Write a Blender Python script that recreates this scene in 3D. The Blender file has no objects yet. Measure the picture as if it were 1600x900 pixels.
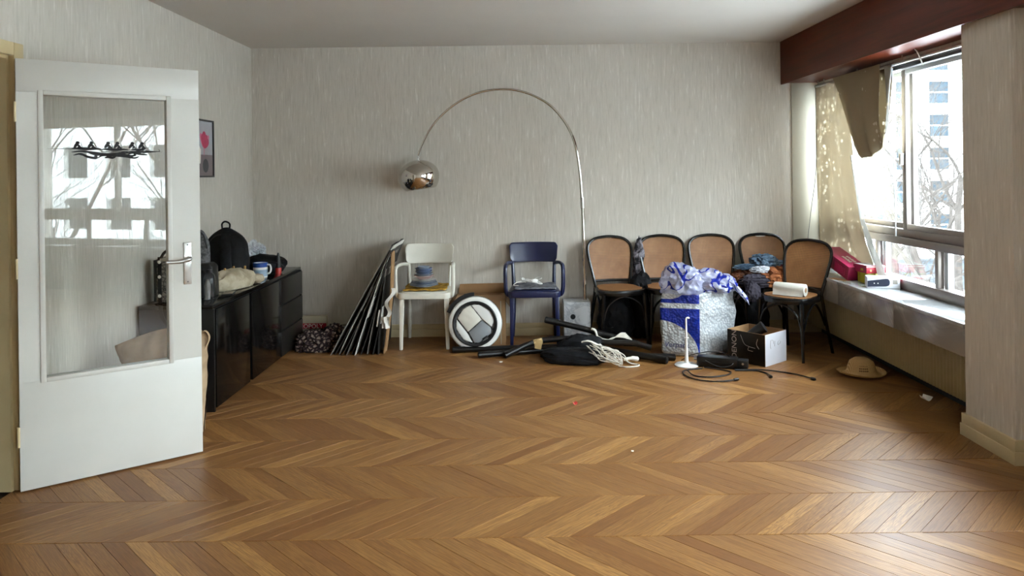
import bpy, bmesh, math, random
from mathutils import Vector, Matrix, noise
random.seed(7)
PI = math.pi
SC = bpy.context.scene
COL = SC.collection

# ------------------------------------------------------------------ camera
cam_d = bpy.data.cameras.new('camera')
cam = bpy.data.objects.new('camera', cam_d)
COL.objects.link(cam)
cam.location = (0, 0, 1.4)
cam.rotation_euler = (PI / 2, 0.0125, 0)
cam_d.sensor_width = 36
cam_d.lens = 1160 / 1600 * 36
cam_d.shift_x = -8 / 1600
cam_d.shift_y = -180 / 1600
cam_d.clip_start = 0.05
cam_d.clip_end = 500
SC.camera = cam

# ------------------------------------------------------------------ sky and exposure
SC.view_settings.view_transform = 'Standard'
SC.view_settings.look = 'None'
SC.view_settings.exposure = 1.25
SC.view_settings.gamma = 1
SC.view_settings.use_curve_mapping = False
world = bpy.data.worlds.new('overcast_sky')
SC.world = world
world.use_nodes = True
bg = world.node_tree.nodes['Background']
bg.inputs[0].default_value = (0.82, 0.92, 1.0, 1)
bg.inputs[1].default_value = 16.0
# the room's window openings guide the sky's light (portals give off no light of their own)
BAYS = [(3.88, 6.40), (0.80, 2.95), (-2.25, 0.40)]
for i, (a, b) in enumerate(BAYS):
    ld = bpy.data.lights.new('sky_portal', 'AREA')
    ld.shape = 'RECTANGLE'
    ld.size = 1.55
    ld.size_y = b - a
    ld.cycles.is_portal = True
    lo = bpy.data.objects.new('sky_portal', ld)
    COL.objects.link(lo)
    lo.location = (2.75, (a + b) / 2, 1.35)
    lo.rotation_euler = (0, PI / 2, 0)
cy = SC.cycles
cy.max_bounces = 10
cy.diffuse_bounces = 6
cy.glossy_bounces = 5
cy.transmission_bounces = 8
cy.transparent_max_bounces = 16
cy.caustics_reflective = False
cy.caustics_refractive = False
cy.sample_clamp_indirect = 8

# ------------------------------------------------------------------ materials
def lin(c):
    if isinstance(c, str):
        c = [int(c[i:i + 2], 16) / 255 for i in (0, 2, 4)]
    return tuple((v / 12.92 if v <= 0.04045 else ((v + 0.055) / 1.055) ** 2.4) for v in c[:3]) + (1,)

class NT:
    def __init__(self, name):
        self.m = bpy.data.materials.new(name)
        self.m.use_nodes = True
        self.t = self.m.node_tree
        self.b = self.t.nodes['Principled BSDF']
        self.out = self.t.nodes['Material Output']
    def n(self, typ, **kw):
        nd = self.t.nodes.new(typ)
        for k, v in kw.items():
            if k.startswith('i_'):
                key = k[2:]
                key = int(key) if key.isdigit() else key.replace('_', ' ')
                if isinstance(v, bpy.types.NodeSocket):
                    self.t.links.new(v, nd.inputs[key])
                else:
                    nd.inputs[key].default_value = v
            else:
                setattr(nd, k, v)
        return nd
    def link(self, a, b):
        self.t.links.new(a, b)
    def math(self, op, a, b=None, c=None):
        nd = self.t.nodes.new('ShaderNodeMath')
        nd.operation = op
        for i, v in enumerate((a, b, c)):
            if v is None:
                continue
            if isinstance(v, bpy.types.NodeSocket):
                self.link(v, nd.inputs[i])
            else:
                nd.inputs[i].default_value = v
        return nd.outputs[0]
    def mix(self, f, a, b):
        nd = self.t.nodes.new('ShaderNodeMix')
        nd.data_type = 'RGBA'
        for k, v in ((0, f), (6, a), (7, b)):
            if isinstance(v, bpy.types.NodeSocket):
                self.link(v, nd.inputs[k])
            else:
                nd.inputs[k].default_value = v
        return nd.outputs[2]
    def ramp(self, f, stops):
        nd = self.t.nodes.new('ShaderNodeValToRGB')
        cr = nd.color_ramp
        while len(cr.elements) < len(stops):
            cr.elements.new(0.5)
        for e, (p, c) in zip(cr.elements, stops):
            e.position = p
            e.color = c
        self.link(f, nd.inputs[0])
        return nd.outputs[0]
    def xyz(self, vec):
        nd = self.t.nodes.new('ShaderNodeSeparateXYZ')
        self.link(vec, nd.inputs[0])
        return nd.outputs
    def comb(self, x, y, z):
        nd = self.t.nodes.new('ShaderNodeCombineXYZ')
        for i, v in enumerate((x, y, z)):
            if isinstance(v, bpy.types.NodeSocket):
                self.link(v, nd.inputs[i])
            else:
                nd.inputs[i].default_value = v
        return nd.outputs[0]
    def pos(self):
        return self.t.nodes.new('ShaderNodeNewGeometry').outputs['Position']
    def obj(self):
        return self.t.nodes.new('ShaderNodeTexCoord').outputs['Object']
    def uv(self):
        return self.t.nodes.new('ShaderNodeTexCoord').outputs['UV']
    def noise(self, vec, scale, detail=3, rough=0.55, dist=0.0):
        nd = self.t.nodes.new('ShaderNodeTexNoise')
        if vec is not None:
            self.link(vec, nd.inputs['Vector'])
        nd.inputs['Scale'].default_value = scale
        nd.inputs['Detail'].default_value = detail
        nd.inputs['Roughness'].default_value = rough
        nd.inputs['Distortion'].default_value = dist
        return nd.outputs[0]
    def bump(self, h, strength=0.3, dist=0.01):
        nd = self.t.nodes.new('ShaderNodeBump')
        nd.inputs['Strength'].default_value = strength
        nd.inputs['Distance'].default_value = dist
        self.link(h, nd.inputs['Height'])
        self.link(nd.outputs[0], self.b.inputs['Normal'])
    def set(self, **kw):
        for k, v in kw.items():
            s = self.b.inputs[k.replace('_', ' ')]
            if isinstance(v, bpy.types.NodeSocket):
                self.link(v, s)
            else:
                s.default_value = v
        return self

def plain(name, col, rough=0.5, metal=0.0, var=0.12, scale=12, bump=0.0, bscale=None, coat=0.0, spec=0.5):
    t = NT(name)
    c = lin(col)
    nz = t.noise(t.obj(), scale, 4)
    d = tuple(v * (1 - var) for v in c[:3]) + (1,)
    l = tuple(min(1, v * (1 + var)) for v in c[:3]) + (1,)
    t.set(Base_Color=t.ramp(nz, [(0.3, d), (0.7, l)]), Roughness=rough, Metallic=metal, Coat_Weight=coat)
    t.b.inputs['Specular IOR Level'].default_value = spec
    if bump:
        t.bump(t.noise(t.obj(), bscale or scale * 4, 5), bump, 0.01)
    return t.m

M = {}
def wallpaper(name, base, light, dark):
    t = NT(name)
    p = t.xyz(t.pos())
    h = t.math('ADD', p[0], p[1])
    v1 = t.comb(t.math('MULTIPLY', h, 62), t.math('MULTIPLY', p[2], 5.5), 0.0)
    n1 = t.noise(v1, 1.0, 3, 0.6, 0.35)
    v2 = t.comb(t.math('MULTIPLY', h, 130), t.math('MULTIPLY', p[2], 16), 3.0)
    n2 = t.noise(v2, 1.0, 2)
    n3 = t.noise(t.pos(), 1.3, 2)
    a = t.ramp(n1, [(0.30, lin(dark)), (0.50, lin(base)), (0.60, lin(base)), (0.68, lin(light))])
    b = t.mix(t.math('MULTIPLY', n2, 0.35), a, lin(light))
    c = t.mix(t.math('MULTIPLY', n3, 0.18), b, lin(dark))
    t.set(Base_Color=c, Roughness=0.62)
    t.b.inputs['Specular IOR Level'].default_value = 0.35
    t.bump(n1, 0.35, 0.006)
    return t.m
M['paper'] = wallpaper('streaked_wallpaper', 'c3bcb1', 'd6d1c8', 'b4ada1')
M['ceiling'] = plain('ceiling_paint', 'c8c2b9', 0.8, var=0.02, scale=2)
M['cream'] = plain('cream_gloss_paint', 'c7b48a', 0.35, var=0.05, scale=6)
M['base_cream'] = plain('cream_baseboard_paint', 'bfae88', 0.4, var=0.06, scale=6)
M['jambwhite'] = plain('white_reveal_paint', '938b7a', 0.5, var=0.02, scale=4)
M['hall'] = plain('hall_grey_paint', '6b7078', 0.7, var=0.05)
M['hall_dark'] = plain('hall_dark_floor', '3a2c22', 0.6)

def oak():
    t = NT('oak_chevron_planks')
    p = t.xyz(t.pos())
    band = t.math('FLOOR', t.math('DIVIDE', t.math('SUBTRACT', p[1], 2.851), 0.357))
    par = t.math('FLOORED_MODULO', band, 2.0)
    s = t.math('SUBTRACT', 1.0, t.math('MULTIPLY', par, 2.0))
    yl = t.math('SUBTRACT', p[1], t.math('ADD', t.math('MULTIPLY', band, 0.357), 2.851))
    c = t.math('SUBTRACT', p[0], t.math('MULTIPLY', s, yl))
    ident = t.math('FLOOR', t.math('DIVIDE', c, 0.09))
    wn = t.n('ShaderNodeTexWhiteNoise', noise_dimensions='2D')
    t.link(t.comb(ident, band, 0.0), wn.inputs['Vector'])
    rnd = wn.outputs['Value']
    rc = t.xyz(wn.outputs['Color'])
    sy = t.math('MULTIPLY', s, p[1])
    al = t.math('ADD', p[0], sy)
    ac = t.math('SUBTRACT', p[0], sy)
    off = t.math('MULTIPLY', rnd, 37.0)
    v = t.comb(t.math('ADD', t.math('MULTIPLY', al, 1.6), off), t.math('MULTIPLY', ac, 16.0), off)
    fig = t.noise(v, 1.0, 4, 0.55, 1.3)
    # cathedral figure: contour lines of a slow noise
    rings = t.math('SINE', t.math('MULTIPLY', fig, 46.0))
    rings = t.math('MULTIPLY', t.math('ADD', rings, 1.0), 0.5)
    v2 = t.comb(t.math('MULTIPLY', al, 7.0), t.math('MULTIPLY', ac, 190.0), off)
    fine = t.noise(v2, 1.0, 3, 0.6)
    tone = t.ramp(rnd, [(0.0, lin('79502b')), (0.2, lin('845b31')), (0.5, lin('8e6538')), (0.8, lin('996f3f')), (0.97, lin('ad8049'))])
    dark = t.mix(t.math('MULTIPLY', rc[0], 0.5), lin('6f4422'), lin('7f5a34'))
    f1 = t.math('MULTIPLY', t.math('POWER', rings, 2.2), t.math('MULTIPLY', rc[1], 0.8))
    c1 = t.mix(f1, tone, dark)
    f2 = t.ramp(fine, [(0.40, (0.9, 0.9, 0.9, 1)), (0.58, (0, 0, 0, 1))])
    c2 = t.mix(t.math('MULTIPLY', f2, 0.6), c1, lin('5c3a1e'))
    wear = t.noise(t.pos(), 0.9, 3)
    c3 = t.mix(t.math('MULTIPLY', wear, 0.25), c2, lin('8a6038'))
    t.set(Base_Color=c3)
    rr = t.noise(t.pos(), 3.0, 4, 0.6)
    t.set(Roughness=t.ramp(rr, [(0.3, (0.36, 0.36, 0.36, 1)), (0.75, (0.43, 0.43, 0.43, 1))]))
    t.b.inputs['Specular IOR Level'].default_value = 0.28
    t.bump(t.math('ADD', fine, t.math('MULTIPLY', rings, 0.3)), 0.05, 0.004)
    return t.m
M['oak'] = oak()
M['gap'] = plain('dark_parquet_joint', '2c1a0e', 0.8)

def wood_red():
    t = NT('mahogany_veneer')
    p = t.xyz(t.pos())
    v = t.comb(t.math('MULTIPLY', p[1], 1.5), t.math('MULTIPLY', p[2], 30), t.math('MULTIPLY', p[0], 30))
    n = t.noise(v, 1.0, 4, 0.6, 0.5)
    t.set(Base_Color=t.ramp(n, [(0.3, lin('451a0c')), (0.55, lin('5a2110')), (0.75, lin('682913'))]), Roughness=0.32)
    t.b.inputs['Specular IOR Level'].default_value = 0.15
    return t.m
M['mahogany'] = wood_red()

def marble(name, base, vein, rough, sc):
    t = NT(name)
    n = t.noise(t.pos(), sc, 6, 0.65, 1.2)
    r = t.math('ABSOLUTE', t.math('SUBTRACT', n, 0.5))
    t.set(Base_Color=t.ramp(r, [(0.0, lin(vein)), (0.05, lin(base)), (0.2, lin(base))]), Roughness=rough)
    return t.m
M['sill'] = marble('grey_white_sill_marble', 'a3a4a4', '979898', 0.12, 1.6)
M['apron'] = marble('taupe_grey_apron_marble', '85807a', '948f88', 0.16, 1.4)
M['marble'] = marble('white_veined_marble', 'c6c8ca', '9ea2a8', 0.3, 4.5)
M['alu'] = plain('bronze_anodised_aluminium', '8d8580', 0.35, 0.6, var=0.04)
M['aluw'] = plain('pale_aluminium', 'c9ced2', 0.4, 0.3, var=0.03)
M['steel'] = plain('brushed_steel', 'b9b7b2', 0.3, 0.9, var=0.05)
M['chrome'] = plain('polished_chrome', 'cfcbc4', 0.05, 1.0, var=0.01)
M['blacktrack'] = plain('black_track', '15161a', 0.4)
M['doorpaint'] = plain('off_white_door_paint', 'cac8c1', 0.32, var=0.025, scale=5, bump=0.02, bscale=30)
M['radiator'] = plain('beige_radiator_enamel', '93835f', 0.5, var=0.06)
M['facade'] = plain('white_concrete_facade', 'e6e6e2', 0.8, var=0.04, scale=0.6)
M['facade_glass'] = plain('dark_office_glass', '29333a', 0.6, 0.0, var=0.35, scale=0.8, spec=0.0)
M['bark'] = plain('dark_wet_bark', '35312e', 0.9, var=0.3, scale=6, spec=0.0)
M['street'] = plain('pale_street_paving', 'cdced0', 0.9, var=0.1, scale=0.5)
M['concrete_and_shade'] = plain('grey_concrete_and_shade', '3d4043', 0.9, var=0.1, scale=1, spec=0.1)

def glass(name, tint, ior=1.5, rough=0.0, gain=1.0):
    t = NT(name)
    tr = t.n('ShaderNodeBsdfTransparent')
    tr.inputs[0].default_value = tint
    gl = t.n('ShaderNodeBsdfGlossy')
    gl.inputs['Roughness'].default_value = rough
    # Schlick reflectance, the same from either side of the sheet
    ge = t.t.nodes.new('ShaderNodeNewGeometry')
    dt = t.n('ShaderNodeVectorMath', operation='DOT_PRODUCT')
    t.link(ge.outputs['Normal'], dt.inputs[0]); t.link(ge.outputs['Incoming'], dt.inputs[1])
    r0 = ((ior - 1) / (ior + 1)) ** 2
    f = t.math('POWER', t.math('SUBTRACT', 1.0, t.math('ABSOLUTE', dt.outputs['Value'])), 5.0)
    f = t.math('MULTIPLY', t.math('ADD', t.math('MULTIPLY', f, 1 - r0), r0), gain)
    mx = t.n('ShaderNodeMixShader')
    t.link(f, mx.inputs[0]); t.link(tr.outputs[0], mx.inputs[1]); t.link(gl.outputs[0], mx.inputs[2])
    t.link(mx.outputs[0], t.out.inputs[0])
    return t.m
M['glass'] = glass('window_glass', (0.96, 0.98, 0.98, 1))
M['doorglass'] = glass('door_glass', (0.94, 0.95, 0.94, 1))
M['clear'] = glass('clear_plastic', (0.80, 0.83, 0.87, 1), 1.45, 0.03, 1.6)

# ------------------------------------------------------------------ mesh builder
class MB:
    def __init__(self):
        self.v = []; self.f = []; self.mi = []; self.uv = {}
    def add(self, vs, fs, mi=0):
        o = len(self.v)
        self.v += [tuple(q) for q in vs]
        self.f += [tuple(i + o for i in q) for q in fs]
        self.mi += [mi] * len(fs)
        return self
    def box(self, x0, x1, y0, y1, z0, z1, mi=0, M4=None):
        vs = [(x0, y0, z0), (x1, y0, z0), (x1, y1, z0), (x0, y1, z0), (x0, y0, z1), (x1, y0, z1), (x1, y1, z1), (x0, y1, z1)]
        if M4 is not None:
            vs = [M4 @ Vector(q) for q in vs]
        return self.add(vs, [(0, 3, 2, 1), (4, 5, 6, 7), (0, 1, 5, 4), (1, 2, 6, 5), (2, 3, 7, 6), (3, 0, 4, 7)], mi)
    def tube(self, path, r, n=8, cap=True, closed=False, mi=0, flat=None):
        # r: number or list; flat=(a,b) makes an elliptic section (a along the side, b along the up)
        P = [Vector(q) for q in path]
        N = len(P)
        R = r if isinstance(r, (list, tuple)) else [r] * N
        vs = []; fs = []
        prev = None
        for i in range(N):
            if closed:
                d = P[(i + 1) % N] - P[i - 1]
            else:
                d = P[min(i + 1, N - 1)] - P[max(i - 1, 0)]
            d = d.normalized() if d.length > 1e-9 else Vector((0, 0, 1))
            if prev is None:
                up = Vector((0, 0, 1)) if abs(d.z) < 0.9 else Vector((0, 1, 0))
                s = d.cross(up).normalized()
            else:
                s = prev - d * prev.dot(d)
                s = s.normalized() if s.length > 1e-6 else d.orthogonal().normalized()
            prev = s
            u = s.cross(d)
            for k in range(n):
                a = 2 * PI * k / n
                ca, sa = math.cos(a), math.sin(a)
                if flat:
                    ca *= flat[0]; sa *= flat[1]
                vs.append(P[i] + (s * ca + u * sa) * R[i])
        rings = N if closed else N - 1
        for i in range(rings):
            j = (i + 1) % N
            for k in range(n):
                k2 = (k + 1) % n
                fs.append((i * n + k, i * n + k2, j * n + k2, j * n + k))
        if cap and not closed:
            fs.append(tuple(range(n))[::-1])
            fs.append(tuple((N - 1) * n + k for k in range(n)))
        return self.add(vs, fs, mi)
    def lathe(self, prof, n=24, c=(0, 0, 0), M4=None, mi=0):
        vs = []; fs = []
        for (r, z) in prof:
            for k in range(n):
                a = 2 * PI * k / n
                q = Vector((c[0] + r * math.cos(a), c[1] + r * math.sin(a), c[2] + z))
                vs.append(M4 @ q if M4 is not None else q)
        for i in range(len(prof) - 1):
            for k in range(n):
                k2 = (k + 1) % n
                fs.append((i * n + k, i * n + k2, (i + 1) * n + k2, (i + 1) * n + k))
        if prof[0][0] > 1e-5:
            fs.append(tuple(range(n))[::-1])
        if prof[-1][0] > 1e-5:
            fs.append(tuple((len(prof) - 1) * n + k for k in range(n)))
        return self.add(vs, fs, mi)
    def prism(self, poly, d0, d1, axis='y', M4=None, mi=0):
        def pt(a, b, d):
            q = {'y': (a, d, b), 'x': (d, a, b), 'z': (a, b, d)}[axis]
            return M4 @ Vector(q) if M4 is not None else q
        n = len(poly)
        vs = [pt(a, b, d0) for a, b in poly] + [pt(a, b, d1) for a, b in poly]
        fs = [tuple(range(n)), tuple(range(2 * n - 1, n - 1, -1))]
        fs += [((i + 1) % n, i, n + i, n + (i + 1) % n) for i in range(n)]
        return self.add(vs, fs, mi)
    def grid(self, fn, nu, nv, mi=0, th=0.0, nrm=None, uv=False):
        vs = [Vector(fn(i / nu, j / nv)) for j in range(nv + 1) for i in range(nu + 1)]
        W = nu + 1
        fs = [(j * W + i, j * W + i + 1, (j + 1) * W + i + 1, (j + 1) * W + i) for j in range(nv) for i in range(nu)]
        if th:
            nn = Vector(nrm)
            o = len(vs)
            vs += [q + nn * th for q in vs]
            fs += [tuple(o + k for k in f[::-1]) for f in fs]
            edge = [i for i in range(W)] + [j * W + nu for j in range(1, nv + 1)] + [nv * W + i for i in range(nu - 1, -1, -1)] + [j * W for j in range(nv - 1, 0, -1)]
            fs += [(edge[(k + 1) % len(edge)], edge[k], o + edge[k], o + edge[(k + 1) % len(edge)]) for k in range(len(edge))]
        return self.add(vs, fs, mi)
    def blob(self, c, r, seed=0, amp=0.25, freq=2.2, sub=4, floor=None, ridge=0.5, sq=2.0, mi=0, rot=0.0):
        bm = bmesh.new()
        bmesh.ops.create_icosphere(bm, subdivisions=sub, radius=1)
        bm.verts.ensure_lookup_table()
        off = Vector((seed * 7.13, seed * 3.7, seed * 1.9))
        vs = []
        cr, sr = math.cos(rot), math.sin(rot)
        for w in bm.verts:
            d = w.co.normalized()
            k = (abs(d.x) ** sq + abs(d.y) ** sq + abs(d.z) ** sq) ** (-1 / sq)
            q = d * k
            a = noise.noise(q * freq + off)
            b = 1 - 2 * abs(noise.noise(q * freq * 1.7 + off * 2))
            e = 1 - 2 * abs(noise.noise(q * freq * 3.9 + off * 3))
            s = 1 + amp * (a * (1 - ridge) + ridge * (0.65 * b + 0.35 * e - 0.4))
            x, y, z = q.x * r[0] * s, q.y * r[1] * s, q.z * r[2] * s
            x, y = x * cr - y * sr, x * sr + y * cr
            z += c[2]
            if floor is not None:
                z = max(z, floor)
            vs.append((c[0] + x, c[1] + y, z))
        idx = {w: i for i, w in enumerate(bm.verts)}
        fs = [tuple(idx[w] for w in f.verts) for f in bm.faces]
        bm.free()
        return self.add(vs, fs, mi)
    def mesh(self, name, mats, bevel=0.0, sharp=38, segs=2):
        me = bpy.data.meshes.new(name)
        me.from_pydata(self.v, [], self.f)
        me.polygons.foreach_set('material_index', self.mi)
        if not isinstance(mats, (list, tuple)):
            mats = [mats]
        for m in mats:
            me.materials.append(M[m] if isinstance(m, str) else m)
        bm = bmesh.new()
        bm.from_mesh(me)
        bmesh.ops.recalc_face_normals(bm, faces=bm.faces)
        if bevel:
            ed = [e for e in bm.edges if len(e.link_faces) == 2 and e.calc_face_angle(0) > 0.6]
            bmesh.ops.bevel(bm, geom=ed, offset=bevel, segments=segs, affect='EDGES', profile=0.5, clamp_overlap=True)
        bm.to_mesh(me)
        bm.free()
        me.polygons.foreach_set('use_smooth', [True] * len(me.polygons))
        me.set_sharp_from_angle(angle=math.radians(sharp))
        me.update()
        return me
    def build(self, name, mats, parent=None, bevel=0.0, sharp=38, segs=2):
        return put(name, self.mesh(name, mats, bevel, sharp, segs), parent)

def put(name, me, parent=None):
    o = bpy.data.objects.new(name, me)
    COL.objects.link(o)
    if parent is not None:
        o.parent = parent
    return o
def tag(o, label=None, cat=None, group=None, kind=None):
    if label: o['label'] = label
    if cat: o['category'] = cat
    if group: o['group'] = group
    if kind: o['kind'] = kind
    return o
def thing(name, label, cat, loc=(0, 0, 0), rz=0.0, group=None, kind=None):
    o = bpy.data.objects.new(name, None)
    o.empty_display_size = 0.05
    COL.objects.link(o)
    o.location = loc
    o.rotation_euler = (0, 0, rz)
    return tag(o, label, cat, group, kind)
def copy_tree(o, parent=None):
    c = o.copy()
    COL.objects.link(c)
    c.parent = parent
    for ch in list(o.children):
        copy_tree(ch, c)
    return c
def rot(ax, ang, at=(0, 0, 0)):
    return Matrix.Translation(at) @ Matrix.Rotation(ang, 4, ax) @ Matrix.Translation([-v for v in at])
def curve(pts, n=6):
    # Catmull-Rom through the points
    P = [Vector(q) for q in pts]
    P = [P[0] * 2 - P[1]] + P + [P[-1] * 2 - P[-2]]
    out = []
    for i in range(1, len(P) - 2):
        for k in range(n):
            t = k / n
            a, b, c, d = P[i - 1], P[i], P[i + 1], P[i + 2]
            out.append(0.5 * ((2 * b) + (c - a) * t + (2 * a - 5 * b + 4 * c - d) * t * t + (3 * b - a - 3 * c + d) * t ** 3))
    out.append(P[-2])
    return out
def text_mesh(body, size, ext=0.0005, font_shear=0.0):
    cu = bpy.data.curves.new('lettering', 'FONT')
    cu.body = body
    cu.size = size
    cu.extrude = ext
    cu.shear = font_shear
    cu.resolution_u = 3
    to = bpy.data.objects.new('lettering', cu)
    COL.objects.link(to)
    dg = bpy.context.evaluated_depsgraph_get()
    me = bpy.data.meshes.new_from_object(to.evaluated_get(dg))
    bpy.data.objects.remove(to)
    bpy.data.curves.remove(cu)
    return me
# ------------------------------------------------------------------ the setting: floor
YB = 6.40      # back wall
XL = -2.28     # left wall
YF = -2.60     # wall behind the camera
fl = tag(MB().box(XL - 0.2, 2.62, YF - 0.1, YB + 0.1, -0.16, -0.0125).build('floor', 'gap'), 'oak chevron parquet floor of the living room', kind='structure')
BAND, PW, Y0 = 0.357, 0.09, 2.851
def clip(poly, ax, lim, keep_less):
    out = []
    for i in range(len(poly)):
        a, b = poly[i], poly[(i + 1) % len(poly)]
        ia = (a[ax] <= lim) if keep_less else (a[ax] >= lim)
        ib = (b[ax] <= lim) if keep_less else (b[ax] >= lim)
        if ia: out.append(a)
        if ia != ib:
            t = (lim - a[ax]) / (b[ax] - a[ax])
            out.append((a[0] + t * (b[0] - a[0]), a[1] + t * (b[1] - a[1])))
    return out
def plank_mb(poly):
    n = len(poly)
    cx = sum(q[0] for q in poly) / n; cyy = sum(q[1] for q in poly) / n
    def ins(k): return [(x + (cx - x) * k, y + (cyy - y) * k) for x, y in poly]
    top = ins(0.012)
    vs = [(x, y, -0.0125) for x, y in poly] + [(x, y, -0.0012) for x, y in poly] + [(x, y, 0) for x, y in top]
    fs = [tuple(range(2 * n, 3 * n))]
    for i in range(n):
        j = (i + 1) % n
        fs += [(i, j, n + j, n + i), (n + i, n + j, 2 * n + j, 2 * n + i)]
    return MB().add(vs, fs)
planks = []
b = -16
while Y0 + b * BAND < YB:
    y0 = Y0 + b * BAND
    y1 = y0 + BAND
    s = 1 if b % 2 == 0 else -1
    k0 = int(math.floor((XL - BAND) / PW)) - 1
    for k in range(k0, int((2.62 + BAND) / PW) + 1):
        x0 = k * PW
        g = 0.0007
        full = [(x0 + g, y0 + g), (x0 + PW - g, y0 + g), (x0 + PW - g + s * (BAND - 2 * g), y1 - g), (x0 + g + s * (BAND - 2 * g), y1 - g)]
        p = full
        for ax, lim, less in ((0, XL, False), (0, 2.62, True), (1, YF, False), (1, YB, True)):
            if p: p = clip(p, ax, lim, less)
        if len(p) < 3: continue
        ar = abs(sum(p[i][0] * p[(i + 1) % len(p)][1] - p[(i + 1) % len(p)][0] * p[i][1] for i in range(len(p)))) / 2
        if ar < 0.0015: continue
        planks.append((b, s, x0, y0, p, p == full))
    b += 1
def seen(pl):
    p = pl[4]
    cx = sum(q[0] for q in p) / len(p); cyy = sum(q[1] for q in p) / len(p)
    if cyy < 2.3: return False
    px = 808 + cx * 1160 / cyy; py = 270 + 1.4 * 1160 / cyy
    if py > 940 or px < -10 or px > 1610: return False
    if px < 313 and py < 768 - (px - 33) * 0.225: return False
    if cx < -1.81 and 4.4 < cyy < 6.2: return False
    if cx > 2.36 and cyy > 3.5: return False
    return True
vis = sorted([q for q in planks if seen(q)], key=lambda q: q[3])[:298]
ids = set(id(q) for q in vis)
shared = {}
for q in vis:
    bb, s, x0, y0, p, full = q
    if full:
        if s not in shared:
            shared[s] = plank_mb([(x - x0, y - y0) for x, y in p]).mesh('plank', 'oak', sharp=20)
        o = put('plank', shared[s], fl)
        o.location = (x0, y0, random.uniform(-0.0004, 0.0002))
        o.rotation_euler = (random.uniform(-0.0012, 0.0012), random.uniform(-0.003, 0.003), 0)
    else:
        put('plank', plank_mb(p).mesh('plank', 'oak', sharp=20), fl)
rest = MB()
for q in planks:
    if id(q) not in ids:
        m = plank_mb(q[4])
        rest.add(m.v, m.f)
tag(rest.build('further_planks', 'oak', fl, sharp=20), kind='stuff')

# ------------------------------------------------------------------ walls and ceiling
tag(MB().box(XL - 0.2, 2.9, YB, YB + 0.15, -0.16, 2.62).build('wall_back', 'paper'), 'back wall in pale grey streaked wallpaper', kind='structure')
w = MB()
w.box(XL - 0.15, XL, 3.36, YB, 0, 2.5)
w.box(XL - 0.15, XL, YF, 2.46, 0, 2.5)
w.box(XL - 0.15, XL, 2.46, 3.36, 1.98, 2.5)
tag(w.build('wall_left', 'paper'), 'left wall in pale grey streaked wallpaper with the doorway', kind='structure')
tag(MB().box(XL - 1.5, 2.9, YF - 0.15, YF, -0.16, 2.62).build('wall_front', 'paper'), 'wall behind the camera', kind='structure')
tag(MB().box(XL - 0.2, 2.9, YF - 0.1, YB, 2.5, 2.62).build('ceiling', 'ceiling'), 'plain off-white ceiling', kind='structure')
h = MB()
h.box(XL - 1.35, XL - 1.25, 1.0, 4.6, 0, 2.5)
h.box(XL - 1.25, XL - 0.15, 4.5, 4.6, 0, 2.5)
h.box(XL - 1.25, XL - 0.15, 1.0, 1.1, 0, 2.5)
h.box(XL - 1.35, XL - 0.2, 1.0, 4.6, 2.5, 2.6)
tag(h.build('wall_hall', 'hall'), 'grey walls of the dark hallway beyond the door', kind='structure')
tag(MB().box(XL - 1.35, XL - 0.2, 1.0, 4.6, -0.16, 0).build('floor_hall', 'hall_dark'), 'dark hallway floor', kind='structure')
# right wall: pillars between the bays, low wall under the windows, lintel
XP = 2.33
r = MB()
r.box(XP, 2.9, 3.49, 3.88, 0, 2.5)
r.box(2.40, 2.9, 2.95, 3.49, 0, 2.5)
r.box(XP, 2.9, 0.40, 0.80, 0, 2.5)
r.box(XP, 2.9, YF, -2.25, 0, 2.5)
for a, b2 in BAYS:
    r.box(2.60, 2.9, a, b2, -0.16, 0.545, 1)  # low wall coloured dark to stand in for the shade below the radiator
    r.box(2.60, 2.9, a, b2, 2.12, 2.5)
wr = tag(r.build('wall_right', ['paper', 'concrete_and_shade']), 'right wall with wallpapered pillar between the window bays', kind='structure')
# white painted end face of the window bay, in the plane of the back wall
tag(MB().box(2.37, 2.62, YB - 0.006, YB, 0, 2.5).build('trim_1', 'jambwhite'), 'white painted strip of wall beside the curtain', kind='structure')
# baseboards with a stepped profile
def baseboard(name, label, segs):
    m = MB()
    for (x0, x1, y0, y1) in segs:
        dx = x1 - x0 < y1 - y0
        m.box(x0, x1, y0, y1, 0, 0.065)
        i = 0.007
        m.box(x0 + (i if dx else 0), x1 - (i if dx else 0), y0 + (0 if dx else i), y1 - (0 if dx else i), 0.065, 0.108)
    return tag(m.build(name, 'base_cream', bevel=0.002), label, kind='structure')
baseboard('baseboard_back', 'cream baseboard along the back wall', [(XL, 2.6, YB - 0.022, YB)])
baseboard('baseboard_left', 'cream baseboard along the left wall', [(XL, XL + 0.02, 3.42, YB - 0.02), (XL, XL + 0.02, YF, 2.40)])
pb = MB()
pb.box(XP - 0.022, 2.6, 3.468, 3.90, 0, 0.062)
pb.box(XP - 0.016, 2.6, 3.474, 3.894, 0.062, 0.115)
tag(pb.build('baseboard_pillar', 'base_cream', bevel=0.002), 'cream stepped baseboard around the wallpapered pillar', kind='structure')

# mahogany pelmet along the window side
pm = thing('trim_2', 'long mahogany pelmet boarding above the windows', None, kind='structure')
MB().box(2.28, 2.30, YF, YB, 2.13, 2.5).build('fascia_board', 'mahogany', pm, bevel=0.002)
MB().box(2.30, 2.62, YF, YB, 2.145, 2.165).build('soffit_board', 'mahogany', pm)

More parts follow.
